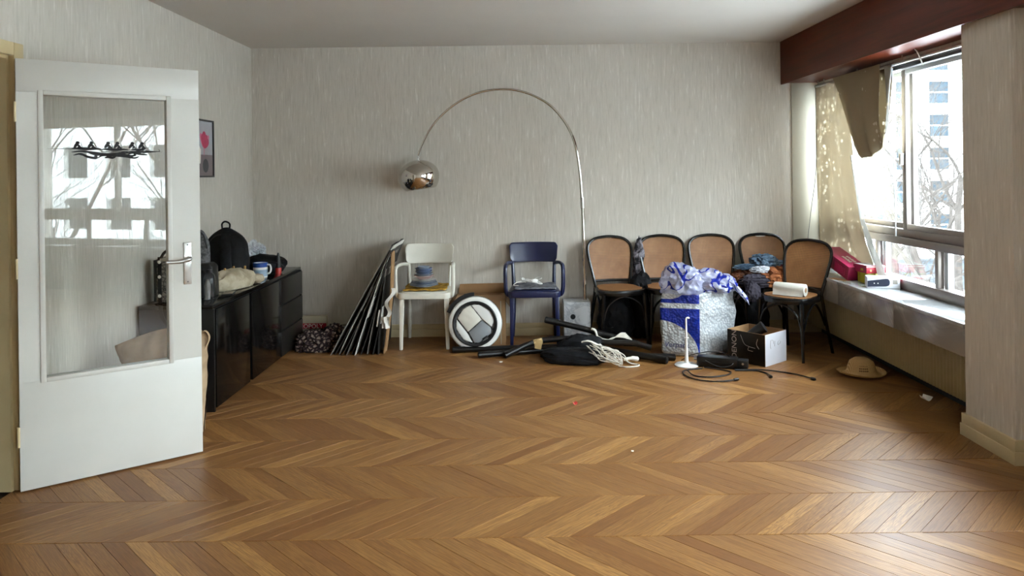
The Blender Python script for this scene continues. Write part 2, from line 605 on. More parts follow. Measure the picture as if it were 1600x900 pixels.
# ------------------------------------------------------------------ windows with sliding upper sashes and fixed lower lights
XW = 2.64
def make_window(idx, a, b2, seenw):
    wn = thing('window_%d' % idx, ['aluminium sliding window beside the curtain with small lower lights',
                                   'aluminium sliding window of the middle bay', 'aluminium sliding window of the rear bay'][idx - 1], None, kind='structure')
    m = (a + b2) / 2 - 0.02 if idx != 1 else 5.04
    # outer frame
    MB().box(2.605, 2.70, a, b2, 0.562, 0.645).build('bottom_rail', 'alu', wn, bevel=0.004)
    MB().box(2.605, 2.72, a, b2, 0.879, 0.93).build('transom', 'alu', wn, bevel=0.004)
    MB().box(2.625, 2.72, a, b2, 0.93, 0.984).build('sliding_track', 'alu', wn, bevel=0.004)
    MB().box(2.605, 2.74, a, b2, 2.065, 2.12).build('head_rail', 'aluw', wn, bevel=0.004)
    for yy in (a + 0.02, b2 - 0.02):
        MB().box(2.605, 2.74, yy - 0.02, yy + 0.02, 0.6, 2.1).build('frame_jamb', 'aluw', wn, bevel=0.003)
    # lower fixed lights
    cuts = [4.645, 5.42, 6.2] if idx == 1 else [a + (b2 - a) * k / 3 for k in (1, 2)]
    for c in cuts:
        ml = MB().box(2.615, 2.655, c - 0.018, c + 0.018, 0.645, 0.879).build('mullion', 'alu', wn, bevel=0.003)
    ed = [a + 0.04] + cuts + [b2 - 0.04]
    for c0, c1 in zip(ed, ed[1:]):
        MB().box(2.668, 2.674, c0 + 0.018, c1 - 0.018, 0.645, 0.879).build('pane', 'glass', wn)
        MB().box(2.655, 2.69, c1 - 0.06, c1 - 0.018, 0.645, 0.879).build('glazing_stop', 'aluw', wn)
    # sliding sashes
    for lo, hi, x in ((a + 0.03, m + 0.03, 2.645), (m - 0.03, b2 - 0.03, 2.69)):
        sh = MB().box(x - 0.016, x + 0.016, lo, lo + 0.05, 0.984, 2.066).build('sash', 'alu', wn, bevel=0.003)
        q = MB()
        q.box(x - 0.016, x + 0.016, hi - 0.05, hi, 0.984, 2.066)
        q.build('stile', 'alu', sh, bevel=0.003)
        MB().box(x - 0.016, x + 0.016, lo + 0.05, hi - 0.05, 0.984, 1.02).build('sash_rail', 'alu', sh, bevel=0.003)
        MB().box(x - 0.016, x + 0.016, lo + 0.05, hi - 0.05, 2.035, 2.066).build('sash_rail', 'aluw', sh, bevel=0.003)
        MB().box(x - 0.003, x + 0.003, lo + 0.05, hi - 0.05, 1.02, 2.035).build('pane', 'glass', sh)
    MB().box(2.60, 2.63, m - 0.005, m + 0.02, 1.42, 1.50).build('latch', 'steel', wn, bevel=0.004)
for i, (a, b2) in enumerate(BAYS):
    make_window(i + 1, a, b2, i == 0)

# marble sill: top slabs and apron tiles
for i, (a, b2) in enumerate(BAYS):
    st = thing('trim_%d' % (3 + i), ['polished grey marble window sill below the curtain', 'marble sill of the middle window bay', 'marble sill of the rear window bay'][i], None, kind='structure')
    cuts = [a] + ([4.62, 5.42, 6.22] if i == 0 else [a + (b2 - a) * k / 3 for k in (1, 2)]) + [b2]
    MB().box(2.345, 2.60, a, b2, 0.43, 0.557).build('sill_core', 'concrete_and_shade', st)
    for c0, c1 in zip(cuts, cuts[1:]):
        MB().box(2.322, 2.606, c0 + 0.001, c1 - 0.001, 0.558, 0.58).build('sill_slab', 'sill', st, bevel=0.003)
        MB().box(2.33, 2.345, c0 + 0.001, c1 - 0.001, 0.405, 0.557).build('apron_tile', 'apron', st, bevel=0.0015)

# radiators under the sill: pressed panel with vertical flutes
def radiator(label, y0, y1):
    rd = thing('radiator', label, 'radiator', (2.5, (y0 + y1) / 2, 0.1))
    L = (y1 - y0) / 2
    n = int((y1 - y0) / 0.0333)
    vs = []; fs = []
    for k in range(n * 4 + 1):
        yy = -L + (y1 - y0) * k / (n * 4)
        d = (0, 0, -0.02, -0.02)[k % 4]
        for z in (0.015, 0.03, 0.33, 0.345):
            vs.append((-0.06 + d * (1 if 0.02 < z < 0.34 else 0.3), yy, z))
    for k in range(n * 4):
        for j in range(3):
            fs.append((k * 4 + j, (k + 1) * 4 + j, (k + 1) * 4 + j + 1, k * 4 + j + 1))
    MB().add(vs, fs).build('fluted_panel', 'radiator', rd, sharp=60)
    MB().box(-0.058, 0.04, -L, L, 0.012, 0.348).build('core', 'radiator', rd, bevel=0.004)
    for yy in (-L * 0.7, L * 0.7):
        MB().box(-0.02, 0.1, yy - 0.015, yy + 0.015, 0.10, 0.28).build('bracket', 'radiator', rd)
    MB().tube([(0.0, -L - 0.03, -0.1), (0.0, -L - 0.03, 0.04), (0, -L + 0.01, 0.05)], 0.009).build('pipe', 'radiator', rd)
    g = MB().box(-0.09, -0.06, 0.38, 0.62, 0.285, 0.30, M4=Matrix.Rotation(0.04, 4, 'X'))
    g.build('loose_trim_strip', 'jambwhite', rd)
    return rd
radiator('beige fluted panel radiator under the marble sill', 3.95, 6.30)

# ------------------------------------------------------------------ door frame and open glazed door
df = thing('trim_6', 'cream painted frame of the doorway', None, kind='structure')
MB().box(XL, XL + 0.028, 3.335, 3.40, 0, 2.015).build('casing', 'cream', df, bevel=0.004)
MB().box(XL, XL + 0.028, 2.42, 2.485, 0, 2.015).build('casing', 'cream', df, bevel=0.004)
MB().box(XL, XL + 0.028, 2.485, 3.335, 1.955, 2.015).build('casing', 'cream', df, bevel=0.004)
MB().box(XL - 0.155, XL + 0.001, 3.32, 3.358, 0, 1.978).build('jamb_lining', 'cream', df)
MB().box(XL - 0.155, XL + 0.001, 2.46, 2.50, 0, 1.978).build('jamb_lining', 'cream', df)
MB().box(XL - 0.155, XL + 0.001, 2.50, 3.32, 1.94, 1.978).build('jamb_lining', 'cream', df)
ang = math.atan2(0.6, 0.8)
dr = thing('door_1', 'open off-white door with a tall glass pane and rowing boat sticker', None, (-2.225, 3.30, 0), ang, kind='structure')
T = 0.04
DW, DH = 0.77, 1.938
G0, G1, GZ0, GZ1 = 0.092, 0.628, 0.49, 1.79
MB().box(0, DW, 0, T, 0.008, GZ0).build('bottom_panel', 'doorpaint', dr, bevel=0.0015)
MB().box(0, DW, 0, T, GZ1, DH).build('top_rail', 'doorpaint', dr, bevel=0.0015)
MB().box(0, G0, 0, T, GZ0, GZ1).build('stile', 'doorpaint', dr)
stl = MB().box(G1, DW, 0, T, GZ0, GZ1).build('stile', 'doorpaint', dr)
# glazing beads: proud frame around the glass on both faces
for y0, y1 in ((-0.006, 0.016), (T - 0.016, T + 0.006)):
    bd = MB()
    e = 0.011
    bd.box(G0 - e, G0 + e, y0, y1, GZ0 - e, GZ1 + e)
    bd.box(G1 - e, G1 + e, y0, y1, GZ0 - e, GZ1 + e)
    bd.box(G0 + e, G1 - e, y0, y1, GZ0 - e, GZ0 + e)
    bd.box(G0 + e, G1 - e, y0, y1, GZ1 - e, GZ1 + e)
    bd.build('glazing_bead', 'doorpaint', dr, bevel=0.003)
gp = MB().box(G0, G1, 0.0175, 0.0225, GZ0, GZ1).build('glass_pane', 'doorglass', dr)
# handle: long plate, keyhole, lever
for f, nm in ((-1, 1), (1, 1)):
    yb = 0 if f < 0 else T
    hp = MB()
    hp.box(0.688, 0.726, yb + min(0, f * 0.006), yb + max(0, f * 0.006), 0.862, 1.072)
    hpo = hp.build('handle_plate', 'steel', dr, bevel=0.003)
    lv = MB()
    yl = yb + f * 0.045
    lv.tube(curve([(0.712, yb + f * 0.004, 0.992), (0.712, yb + f * 0.03, 0.992), (0.700, yl, 0.990), (0.66, yl, 0.982), (0.598, yl + f * 0.004, 0.984)], 5),
            [0.011] * 6 + [0.0115] * 5 + [0.010] * 5 + [0.008] * 5, 10)
    lv.build('lever', 'steel', hpo)
    sc = MB()
    for zz in (0.875, 1.060):
        sc.tube([(0.707, yb + f * 0.005, zz), (0.707, yb + f * 0.0075, zz)], 0.0035, 8)
    sc.build('screw', 'blacktrack', hpo)
MB().box(DW - 0.001, DW + 0.0012, 0.012, 0.028, 0.96, 1.02).build('latch', 'blacktrack', dr)
for zz in (0.25, 1.0, 1.70):
    MB().tube([(-0.004, 0.004, zz - 0.045), (-0.004, 0.004, zz + 0.045)], 0.007, 8).build('hinge', 'cream', dr)

# sticker on the glass: six rowers in long boats over curling waves
M['ink'] = plain('black_sticker_vinyl', '17181c', 0.6)
st = MB()
def px(x, y):   # sticker drawing units -> door plane
    return (0.092 + (x - 100) / 1086 * 0.536, 1.541 - (y - 345) / 1086 * 0.56)
def stroke(pts, w, n=4):
    P = curve([(a, b, 0) for a, b in pts], n)
    L = []; Rr = []
    for i, q in enumerate(P):
        d = (P[min(i + 1, len(P) - 1)] - P[max(i - 1, 0)]).normalized()
        t = i / (len(P) - 1)
        ww = 1.25 * w * (0.15 + 0.85 * math.sin(PI * min(1, max(0, t))) ** 0.6)
        nn = Vector((-d.y, d.x, 0)) * ww
        L.append(q + nn); Rr.append(q - nn)
    vs = []
    for a in L + Rr:
        X, Z = px(a.x, a.y)
        vs.append((X, 0.0170, Z))
    k = len(P)
    st.add(vs, [(i, i + 1, k + i + 1, k + i) for i in range(k - 1)])
stroke([(150, 352), (500, 355), (900, 362), (1130, 376)], 3)
stroke([(345, 345), (470, 352), (590, 350)], 10)
stroke([(610, 352), (700, 358), (820, 354)], 10)
stroke([(850, 352), (920, 358), (980, 350)], 9)
stroke([(610, 350), (612, 378), (850, 372), (1092, 372), (1094, 348)], 3)
for cx in (395, 510, 650, 730, 860, 945):
    stroke([(cx - 32, 345), (cx - 20, 318), (cx - 2, 302), (cx + 14, 306)], 5)
    stroke([(cx - 2, 304), (cx + 6, 325), (cx + 24, 340)], 4)
    stroke([(cx - 8, 324), (cx + 10, 322), (cx + 26, 326)], 4)
    stroke([(cx + 30, 290), (cx + 34, 320), (cx + 44, 345)], 2)
    stroke([(cx - 14, 300), (cx - 3, 293), (cx + 9, 297), (cx + 16, 306)], 8)
    stroke([(cx - 24, 345), (cx - 12, 326), (cx + 4, 316), (cx + 14, 322)], 8)
    stroke([(cx - 2, 344), (cx + 16, 336), (cx + 40, 344)], 7)
stroke([(345, 382), (430, 374), (520, 386), (640, 402), (760, 392), (850, 378), (960, 380), (1100, 372)], 10)
stroke([(360, 410), (420, 398), (480, 425), (545, 436), (550, 420), (530, 418)], 9)
stroke([(560, 438), (600, 412), (660, 408), (720, 412), (800, 420), (880, 434), (920, 420)], 9)
stroke([(620, 434), (650, 426), (690, 432), (720, 418)], 9)
stroke([(480, 388), (560, 408), (660, 398), (770, 404), (850, 414), (890, 406), (870, 396)], 8)
stroke([(820, 400), (870, 386), (930, 398), (1000, 404)], 8)
stroke([(400, 400), (450, 410), (490, 436)], 7)
st.build('rowing_boat_sticker', 'ink', gp)

# wall socket on the baseboard
so = thing('wall_socket', 'white plastic socket above baseboard beside the leaning cardboard', 'socket', (-1.50, YB - 0.022, 0.05))
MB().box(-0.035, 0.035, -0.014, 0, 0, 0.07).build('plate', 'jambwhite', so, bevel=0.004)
MB().tube([(0, -0.0145, 0.035), (0, -0.0155, 0.035)], 0.02, 16).build('socket_well', 'aluw', so)
# ------------------------------------------------------------------ outside: street, office blocks, bare trees
tag(MB().box(3.2, 120, -90, 120, -5.6, -5.2).build('ground_street', 'street'), 'pale street and pavement below the window', kind='structure')
def block(label, loc, rz, cols, rows, sx, sz, ww, wh, z0, depth=12, full=True):
    o = thing('office_building', label, 'building', loc, rz)
    W = cols * sx
    # wall with real recessed openings: piers and spandrels
    w = MB()
    H = rows * sz
    w.box(0, W, 0.45, depth, 0, H + 2)
    w.build('core_wall', 'facade', o)
    for c in range(cols + 1):
        x0 = c * sx - (sx - ww) / 2; x1 = c * sx + (sx - ww) / 2
        MB().box(max(0, x0), min(W, x1), 0, 0.45, 0, H + 2).build('pier', 'facade', o)
    for k in range(rows + 1):
        a = max(0, k * sz - (sz - wh) / 2 - 0.2); b = k * sz + (sz - wh) / 2 - 0.2
        if k == rows: b = H + 2
        MB().box(0, W, -0.04, 0.44, a, b).build('spandrel', 'facade', o)
    pane = MB().box(-ww / 2, ww / 2, -0.02, 0.02, -wh / 2, wh / 2).mesh('window_glass', 'facade_glass')
    f = MB()
    t = 0.07
    f.box(-ww / 2, -ww / 2 + t, -0.06, -0.02, -wh / 2, wh / 2); f.box(ww / 2 - t, ww / 2, -0.06, -0.02, -wh / 2, wh / 2)
    f.box(-ww / 2 + t, ww / 2 - t, -0.06, -0.02, wh / 2 - t, wh / 2); f.box(-ww / 2 + t, ww / 2 - t, -0.06, -0.02, -wh / 2, -wh / 2 + t)
    f.box(-ww / 2 + t, ww / 2 - t, -0.06, -0.02, -0.04 , 0.06)
    fm = f.mesh('window_frame', 'facade')
    for c in range(cols):
        for k in range(rows):
            q = put('window', pane, o)
            q.location = ((c + 0.5) * sx, 0.38, (k + 0.5) * sz - 0.2)
            if full:
                put('window_frame', fm, q)
    return o
block('white office block with a grid of windows facing the street', (25.1, 68, -5.2), 0, 9, 8, 3.05, 3.05, 2.05, 2.15, 0)
block('white office block directly across the street', (31, 24, -5.2), -PI / 2, 22, 4, 3.2, 3.1, 1.8, 1.9, 0, full=False)
# low wall and kerb seen through the lower lights
tag(MB().box(5, 80, 40, 40.5, -5.2, -3.6).box(5, 80, 39.9, 40.6, -3.6, -3.5).build('garden_wall', 'concrete_and_shade'), 'low grey wall across the street seen through the lower window lights', 'wall')

def bare_tree(label, loc, h, seed, spread=1.0):
    rnd = random.Random(seed)
    tr = thing('bare_tree', label, 'tree', loc, 0, 'bare street trees outside the window')
    trunk = MB(); br = MB(); tw = MB()
    def grow(p, d, L, r, lev):
        n = 5
        pts = [p]; rr = [r]
        q = p
        dd = d
        for i in range(n):
            dd = (dd + Vector((rnd.uniform(-1, 1), rnd.uniform(-1, 1), rnd.uniform(-0.4, 0.8))) * (0.13 + 0.03 * lev)).normalized()
            q = q + dd * L / n
            pts.append(q); rr.append(r * (1 - 0.5 * (i + 1) / n))
        (trunk if lev == 0 else br if lev < 3 else tw).tube(pts, rr, 7 if lev == 0 else 5 if lev < 2 else 3, cap=False)
        if lev >= 5: return
        k = (5, 5, 4, 4, 3)[lev]
        for j in range(k):
            t = rnd.uniform(0.35, 1.0) if j else 1.0
            i = min(n, max(1, int(t * n)))
            b = pts[i]
            ax = Vector((rnd.uniform(-1, 1), rnd.uniform(-1, 1), rnd.uniform(-0.25, 0.9))).normalized()
            nd = (dd * 0.55 + ax * 0.8 * spread).normalized()
            grow(b, nd, L * rnd.uniform(0.55, 0.78), rr[i] * 0.60, lev + 1)
    grow(Vector((0, 0, 0)), Vector((0, 0, 1)), h * 0.42, h * 0.0125, 0)
    trunk.build('trunk', 'bark', tr)
    br.build('branches', 'bark', tr)
    tag(tw.build('twigs', 'bark', tr), kind='stuff')
bare_tree('bare tree seen through the right sash of the window', (11.2, 19.5, -5.2), 13, 3)
bare_tree('bare tree seen through the left sash between curtain and mullion', (11.6, 24.5, -5.2), 13, 5)
bare_tree('slim bare tree farther off towards the white office block', (21.5, 37.0, -5.2), 12, 8)
bare_tree('bare tree farthest to the right, close to the pillar', (16.2, 27.0, -5.2), 15, 21)
bare_tree('bare tree standing behind the curtain edge', (17.0, 33.5, -5.2), 15, 23)
bare_tree('bare street tree reflected in the left half of the door glass', (9.0, -8.8, -5.2), 13, 11)
bare_tree('bare street tree reflected in the right half of the door glass', (9.5, -5.6, -5.2), 13, 14)
# ------------------------------------------------------------------ black lacquered sideboard along the left wall
M['lacquer'] = plain('black_gloss_lacquer', '0b0a0a', 0.12, var=0.1, scale=3)
M['lacq_end'] = plain('black_satin_lacquer', '0d0d0e', 0.3, var=0.1, scale=3)
M['drawerfront'] = plain('black_brown_matt_front', '1b1917', 0.32, var=0.1, scale=3)
M['recess'] = plain('black_recess', '060606', 0.6)
CB = thing('sideboard', 'long black gloss sideboard with doors and drawers along left wall', 'sideboard', (-2.045, 5.31, 0))
L2 = 0.90
MB().box(-0.213, 0.213, -L2 + 0.018, L2 - 0.018, 0.03, 0.612).build('carcass', 'recess', CB)
MB().box(-0.19, 0.18, -L2 + 0.03, L2 - 0.03, 0, 0.03).build('plinth', 'recess', CB)
for y in (-L2, L2 - 0.018):
    MB().box(-0.213, 0.232, y, y + 0.018, 0.0, 0.612).build('side_panel', 'lacq_end', CB, bevel=0.0015)
MB().box(-0.213, 0.225, -L2 - 0.002, L2 + 0.002, 0.612, 0.637).build('top_board', 'lacquer', CB, bevel=0.003)
for (a, b2) in ((-0.868, -0.315), (-0.27, 0.345)):
    MB().box(0.214, 0.234, a, b2, 0.018, 0.604).build('door_panel', 'lacquer', CB, bevel=0.002)
for z0, z1 in ((0.018, 0.205), (0.216, 0.402), (0.414, 0.604)):
    MB().box(0.214, 0.236, 0.350, 0.902, z0, z1).build('drawer_front', 'drawerfront', CB, bevel=0.002)

# ------------------------------------------------------------------ wide arc lamp with marble block
lp = thing('arc_lamp', 'chrome arc floor lamp with dome shade and white marble block base', 'floor lamp', (0.475, 6.15, 0))
mb = MB()
mb.prism([(-0.11, 0), (0.11, 0), (0.11, 0.34), (-0.11, 0.34)], -0.105, 0.10, 'y')
mb.build('marble_base', 'marble', lp, bevel=0.006)
MB().tube([(-0.035, -0.1055, 0.222), (-0.035, -0.1075, 0.222)], 0.021, 20).build('base_hole', 'recess', lp)
arc = [(0.549, 0.33), (0.545, 0.7), (0.538, 1.155)]
MB().tube([(x - 0.475, 0, z) for x, z in arc], 0.0135, 12).build('pole', 'chrome', lp)
MB().tube([(0.063, 0, 1.10), (0.0615, 0, 1.19)], 0.0165, 12).build('pole_collar', 'steel', lp)
A = [(0.537, 1.16), (0.533, 1.20), (0.520, 1.394), (0.495, 1.579), (0.455, 1.712), (0.387, 1.835), (0.283, 1.953), (0.151, 2.034), (0.019, 2.080), (-0.113, 2.094), (-0.246, 2.082), (-0.379, 2.044), (-0.512, 1.972), (-0.63, 1.875), (-0.717, 1.77), (-0.782, 1.648), (-0.82, 1.553)]
cp = curve([(x - 0.475, 0, z) for x, z in A], 5)
MB().tube(cp, [0.0135 - 0.0055 * i / (len(cp) - 1) for i in range(len(cp))], 10).build('arc_tube', 'chrome', lp)
MB().tube(curve([(-1.295, 0, 1.555), (-1.30, 0, 1.545), (-1.288, 0, 1.537), (-1.296, 0, 1.528), (-1.294, 0, 1.512)], 4), 0.006, 8).build('swivel_joint', 'steel', lp)
prof = []
for i in range(15):
    a = PI / 2 - i / 14 * (PI / 2)
    prof.append((0.1695 * math.cos(a), 0.132 * math.sin(a)))
for i in range(1, 9):
    a = -i / 8 * 0.86
    prof.append((0.1695 * math.cos(a * 0.85), 0.150 * math.sin(a)))
inner = [(r * 0.975, z) for r, z in reversed(prof)]
inner[-1] = (0.0, inner[-1][1] - 0.004)
prof[0] = (0.0, prof[0][1])
RM = Matrix.Translation((-1.289, 0, 1.385)) @ Matrix.Rotation(-0.13, 4, 'Y')
MB().lathe(prof + inner, 48, M4=RM).build('dome_shade', 'chrome', lp, sharp=50)
bulb = [(0.0, -0.07), (0.02, -0.066), (0.032, -0.045), (0.03, -0.02), (0.016, 0.015), (0.016, 0.07), (0.0, 0.07)]
M['bulb'] = plain('opal_bulb', 'e8e6e0', 0.2, var=0.01)
MB().lathe(bulb, 16, M4=RM).build('bulb', 'bulb', lp)

# ------------------------------------------------------------------ armchairs with a solid curved backrest
M['chairwhite'] = plain('cream_white_chair_lacquer', 'd9d5c8', 0.4, var=0.05, scale=8)
M['chairblue'] = plain('navy_blue_chair_lacquer', '141b40', 0.32, var=0.12, scale=8)
def armchair(label, loc, rz, mat):
    c = thing('armchair', label, 'armchair', loc, rz, 'lacquered armchairs against the back wall')
    # seat frame: rounded front corners, slightly tapered to the rear
    out = []
    for (cx, cy2, a0, r) in ((0.165, -0.165, -90, 0.045), (0.155, 0.175, 0, 0.03), (-0.155, 0.175, 90, 0.03), (-0.165, -0.165, 180, 0.045)):
        for k in range(5):
            a = math.radians(a0 + 90 * k / 4)
            out.append((cx + r * math.cos(a), cy2 + r * math.sin(a)))
    MB().prism(out, 0.405, 0.452, 'z').build('seat_frame', mat, c, bevel=0.004)
    ins = [(x * 0.86, y * 0.86) for x, y in out]
    MB().prism(ins, 0.452, 0.458, 'z').build('seat', mat, c, bevel=0.002)
    def taper(p0, p1, a0, a1):
        n = 4
        vs = []
        for p, a in ((p0, a0), (p1, a1)):
            for sx, sy in ((-1, -1), (1, -1), (1, 1), (-1, 1)):
                vs.append((p[0] + sx * a[0], p[1] + sy * a[1], p[2]))
        return MB().add(vs, [(3, 2, 1, 0), (4, 5, 6, 7)] + [(i, (i + 1) % 4, 4 + (i + 1) % 4, 4 + i) for i in range(4)])
    for s in (-1, 1):
        taper((s * 0.186, -0.19, 0), (s * 0.178, -0.178, 0.405), (0.0125, 0.0125), (0.019, 0.018)).build('leg', mat, c, bevel=0.004)
        # rear leg sweeping up into the back post
        pts = curve([(s * 0.182, 0.255, 0), (s * 0.172, 0.205, 0.22), (s * 0.170, 0.190, 0.43), (s * 0.176, 0.215, 0.60), (s * 0.182, 0.248, 0.76)], 5)
        MB().tube(pts, [0.0145, 0.016, 0.017, 0.018, 0.019, 0.02, 0.02, 0.02, 0.02, 0.02, 0.02, 0.019, 0.019, 0.018, 0.018, 0.017, 0.016, 0.015, 0.014, 0.013, 0.012], 8, flat=(0.9, 1.1)).build('leg', mat, c)
        # bent arm: rises from the seat frame and turns back to the post
        arm = curve([(s * 0.212, -0.13, 0.415), (s * 0.224, -0.150, 0.44), (s * 0.230, -0.155, 0.49), (s * 0.232, -0.154, 0.60), (s * 0.230, -0.138, 0.643), (s * 0.226, -0.09, 0.656), (s * 0.215, 0.06, 0.652), (s * 0.200, 0.17, 0.64), (s * 0.184, 0.215, 0.632)], 4)
        MB().tube(arm, 0.0175, 8, flat=(1.0, 0.85)).build('armrest', mat, c)
    def back(u, v):
        x = (u - 0.5) * 2
        w = 0.196 + 0.012 * v
        z = 0.64 + 0.165 * v
        # rounded corners
        rr = 0.03
        zt = max(0, abs(x) * w - (w - rr))
        dz = rr - math.sqrt(max(0, rr * rr - zt * zt))
        z = z - dz * (2 * v - 1)
        return (x * w, 0.205 + 0.05 * (1 - x * x) + 0.03 * v, z)
    MB().grid(back, 24, 8, th=0.014, nrm=(0, -1, 0)).build('backrest', mat, c, bevel=0.003)
    return c
armchair('cream white armchair holding a stack of crockery', (-0.755, 6.105, 0), 0.0, 'chairwhite')
armchair('navy blue armchair with a tangled white cable on its seat', (0.128, 6.105, 0), -0.01, 'chairblue')

# ------------------------------------------------------------------ bentwood cane chairs
M['bent'] = plain('black_bentwood_lacquer', '0c0b0b', 0.25, var=0.1)
def cane(name, axis):
    t = NT(name)
    p = t.xyz(t.obj())
    u = t.math('MULTIPLY', p[0], 2 * PI / 0.0125)
    v = t.math('MULTIPLY', p[2 if axis == 'z' else 1], 2 * PI / 0.0125)
    a = t.math('MULTIPLY', t.math('ADD', t.math('SINE', u), 1.0), 0.5)
    b = t.math('MULTIPLY', t.math('ADD', t.math('SINE', v), 1.0), 0.5)
    hole = t.math('MULTIPLY', a, b)
    nz = t.noise(t.obj(), 9, 3)
    base = t.ramp(nz, [(0.3, lin('86592f')), (0.7, lin('a07043'))])
    col = t.mix(t.ramp(hole, [(0.42, (0, 0, 0, 1)), (0.62, (1, 1, 1, 1))]), base, lin('4a3524'))
    t.set(Base_Color=col, Roughness=0.5)
    t.bump(t.math('SUBTRACT', 1.0, hole), 0.5, 0.003)
    return t.m
M['cane_back'] = cane('woven_cane_back', 'z')
M['cane_seat'] = cane('woven_cane_seat', 'y')
def hw(z):      # half width of the back hoop at a height
    K = [(0.45, 0.148), (0.55, 0.166), (0.65, 0.184), (0.72, 0.192), (0.77, 0.186), (0.80, 0.168), (0.825, 0.135), (0.84, 0.085), (0.846, 0.0)]
    for (z0, w0), (z1, w1) in zip(K, K[1:]):
        if z <= z1:
            return w0 + (w1 - w0) * (z - z0) / (z1 - z0)
    return 0
def yb(z):      # rake of the back
    return 0.165 + 0.11 * max(0, (z - 0.45) / 0.4) ** 1.2
def cane_chair(label, loc, rz):
    c = thing('cane_chair', label, 'chair', loc, rz, 'black bentwood cane chairs')
    hp = []
    zs = [0.44, 0.50, 0.56, 0.62, 0.68, 0.73, 0.77, 0.80, 0.825, 0.84]
    for z in zs: hp.append((-hw(z), yb(z), z))
    hp.append((0, yb(0.846), 0.848))
    for z in reversed(zs): hp.append((hw(z), yb(z), z))
    MB().tube(curve(hp, 4), 0.0125, 8).build('back_hoop', 'bent', c)
    def pan(u, v):
        z = 0.492 + 0.352 * v
        return ((u - 0.5) * 2 * max(0.002, hw(z) - 0.006), yb(z) - 0.014 * (1 - (2 * u - 1) ** 2) * -1, z)
    MB().grid(pan, 12, 22, th=0.004, nrm=(0, 1, 0)).build('cane_back', 'cane_back', c)
    MB().tube(curve([(-0.15, yb(0.488), 0.488), (0, yb(0.488) + 0.014, 0.488), (0.15, yb(0.488), 0.488)], 4), 0.011, 8).build('back_crossbar', 'bent', c)
    ring = []
    for k in range(28):
        a = 2 * PI * k / 28
        rx = 0.205 if math.sin(a) < 0 else 0.185
        e = 0.75
        x = rx * math.copysign(abs(math.cos(a)) ** e, math.cos(a)); y = 0.20 * math.copysign(abs(math.sin(a)) ** e, math.sin(a))
        ring.append((x, y))
    vs = []; fs = []
    n = len(ring)
    for x, y in ring: vs += [(x, y, 0.41), (x, y, 0.452), (x * 0.84, y * 0.84, 0.455), (x * 0.84, y * 0.84, 0.41)]
    for i in range(n):
        j = (i + 1) % n
        for k in range(4):
            fs.append((i * 4 + k, j * 4 + k, j * 4 + (k + 1) % 4, i * 4 + (k + 1) % 4))
    MB().add(vs, fs).build('seat_ring', 'bent', c, bevel=0.004)
    MB().prism([(x * 0.90, y * 0.90) for x, y in ring], 0.448, 0.4575, 'z').build('cane_seat', 'cane_seat', c)
    for s in (-1, 1):
        MB().tube(curve([(s * 0.188, -0.178, 0), (s * 0.178, -0.168, 0.2), (s * 0.168, -0.158, 0.42)], 4), [0.0105] * 3 + [0.013] * 3 + [0.0155] * 3, 8).build('leg', 'bent', c)
        MB().tube(curve([(s * 0.185, 0.255, 0), (s * 0.165, 0.205, 0.22), (s * 0.150, 0.163, 0.445)], 4), [0.0115] * 3 + [0.0125] * 3 + [0.0125] * 3, 8).build('leg', 'bent', c)
        MB().tube(curve([(s * 0.174, -0.155, 0.20), (s * 0.180, -0.09, 0.34), (s * 0.180, 0.0, 0.402), (s * 0.168, 0.10, 0.34), (s * 0.164, 0.185, 0.22)], 5), 0.0085, 6).build('side_brace', 'bent', c)
    MB().tube(curve([(-0.176, -0.166, 0.20), (-0.13, -0.168, 0.34), (0, -0.165, 0.402), (0.13, -0.168, 0.34), (0.176, -0.166, 0.20)], 5), 0.0085, 6).build('front_brace', 'bent', c)
    return c
ch = cane_chair('black cane chair turned slightly right, nearest the arc lamp', (0.815, 6.07, 0), 0.16)
for lab, loc, rz in (
    ('black cane chair behind the left half of the packing peanut bag', (1.232, 6.105, 0), 0.02),
    ('black cane chair behind the right half of the packing peanut bag', (1.645, 6.105, 0), -0.02),
    ('black cane chair in the corner under the clothes pile', (2.09, 6.12, 0), 0.0),
    ('black cane chair carrying the paper towel roll, angled beside the sill', (2.065, 5.615, 0), -0.878)):
    q = copy_tree(ch)
    q.location = loc
    q.rotation_euler = (0, 0, rz)
    q['label'] = lab

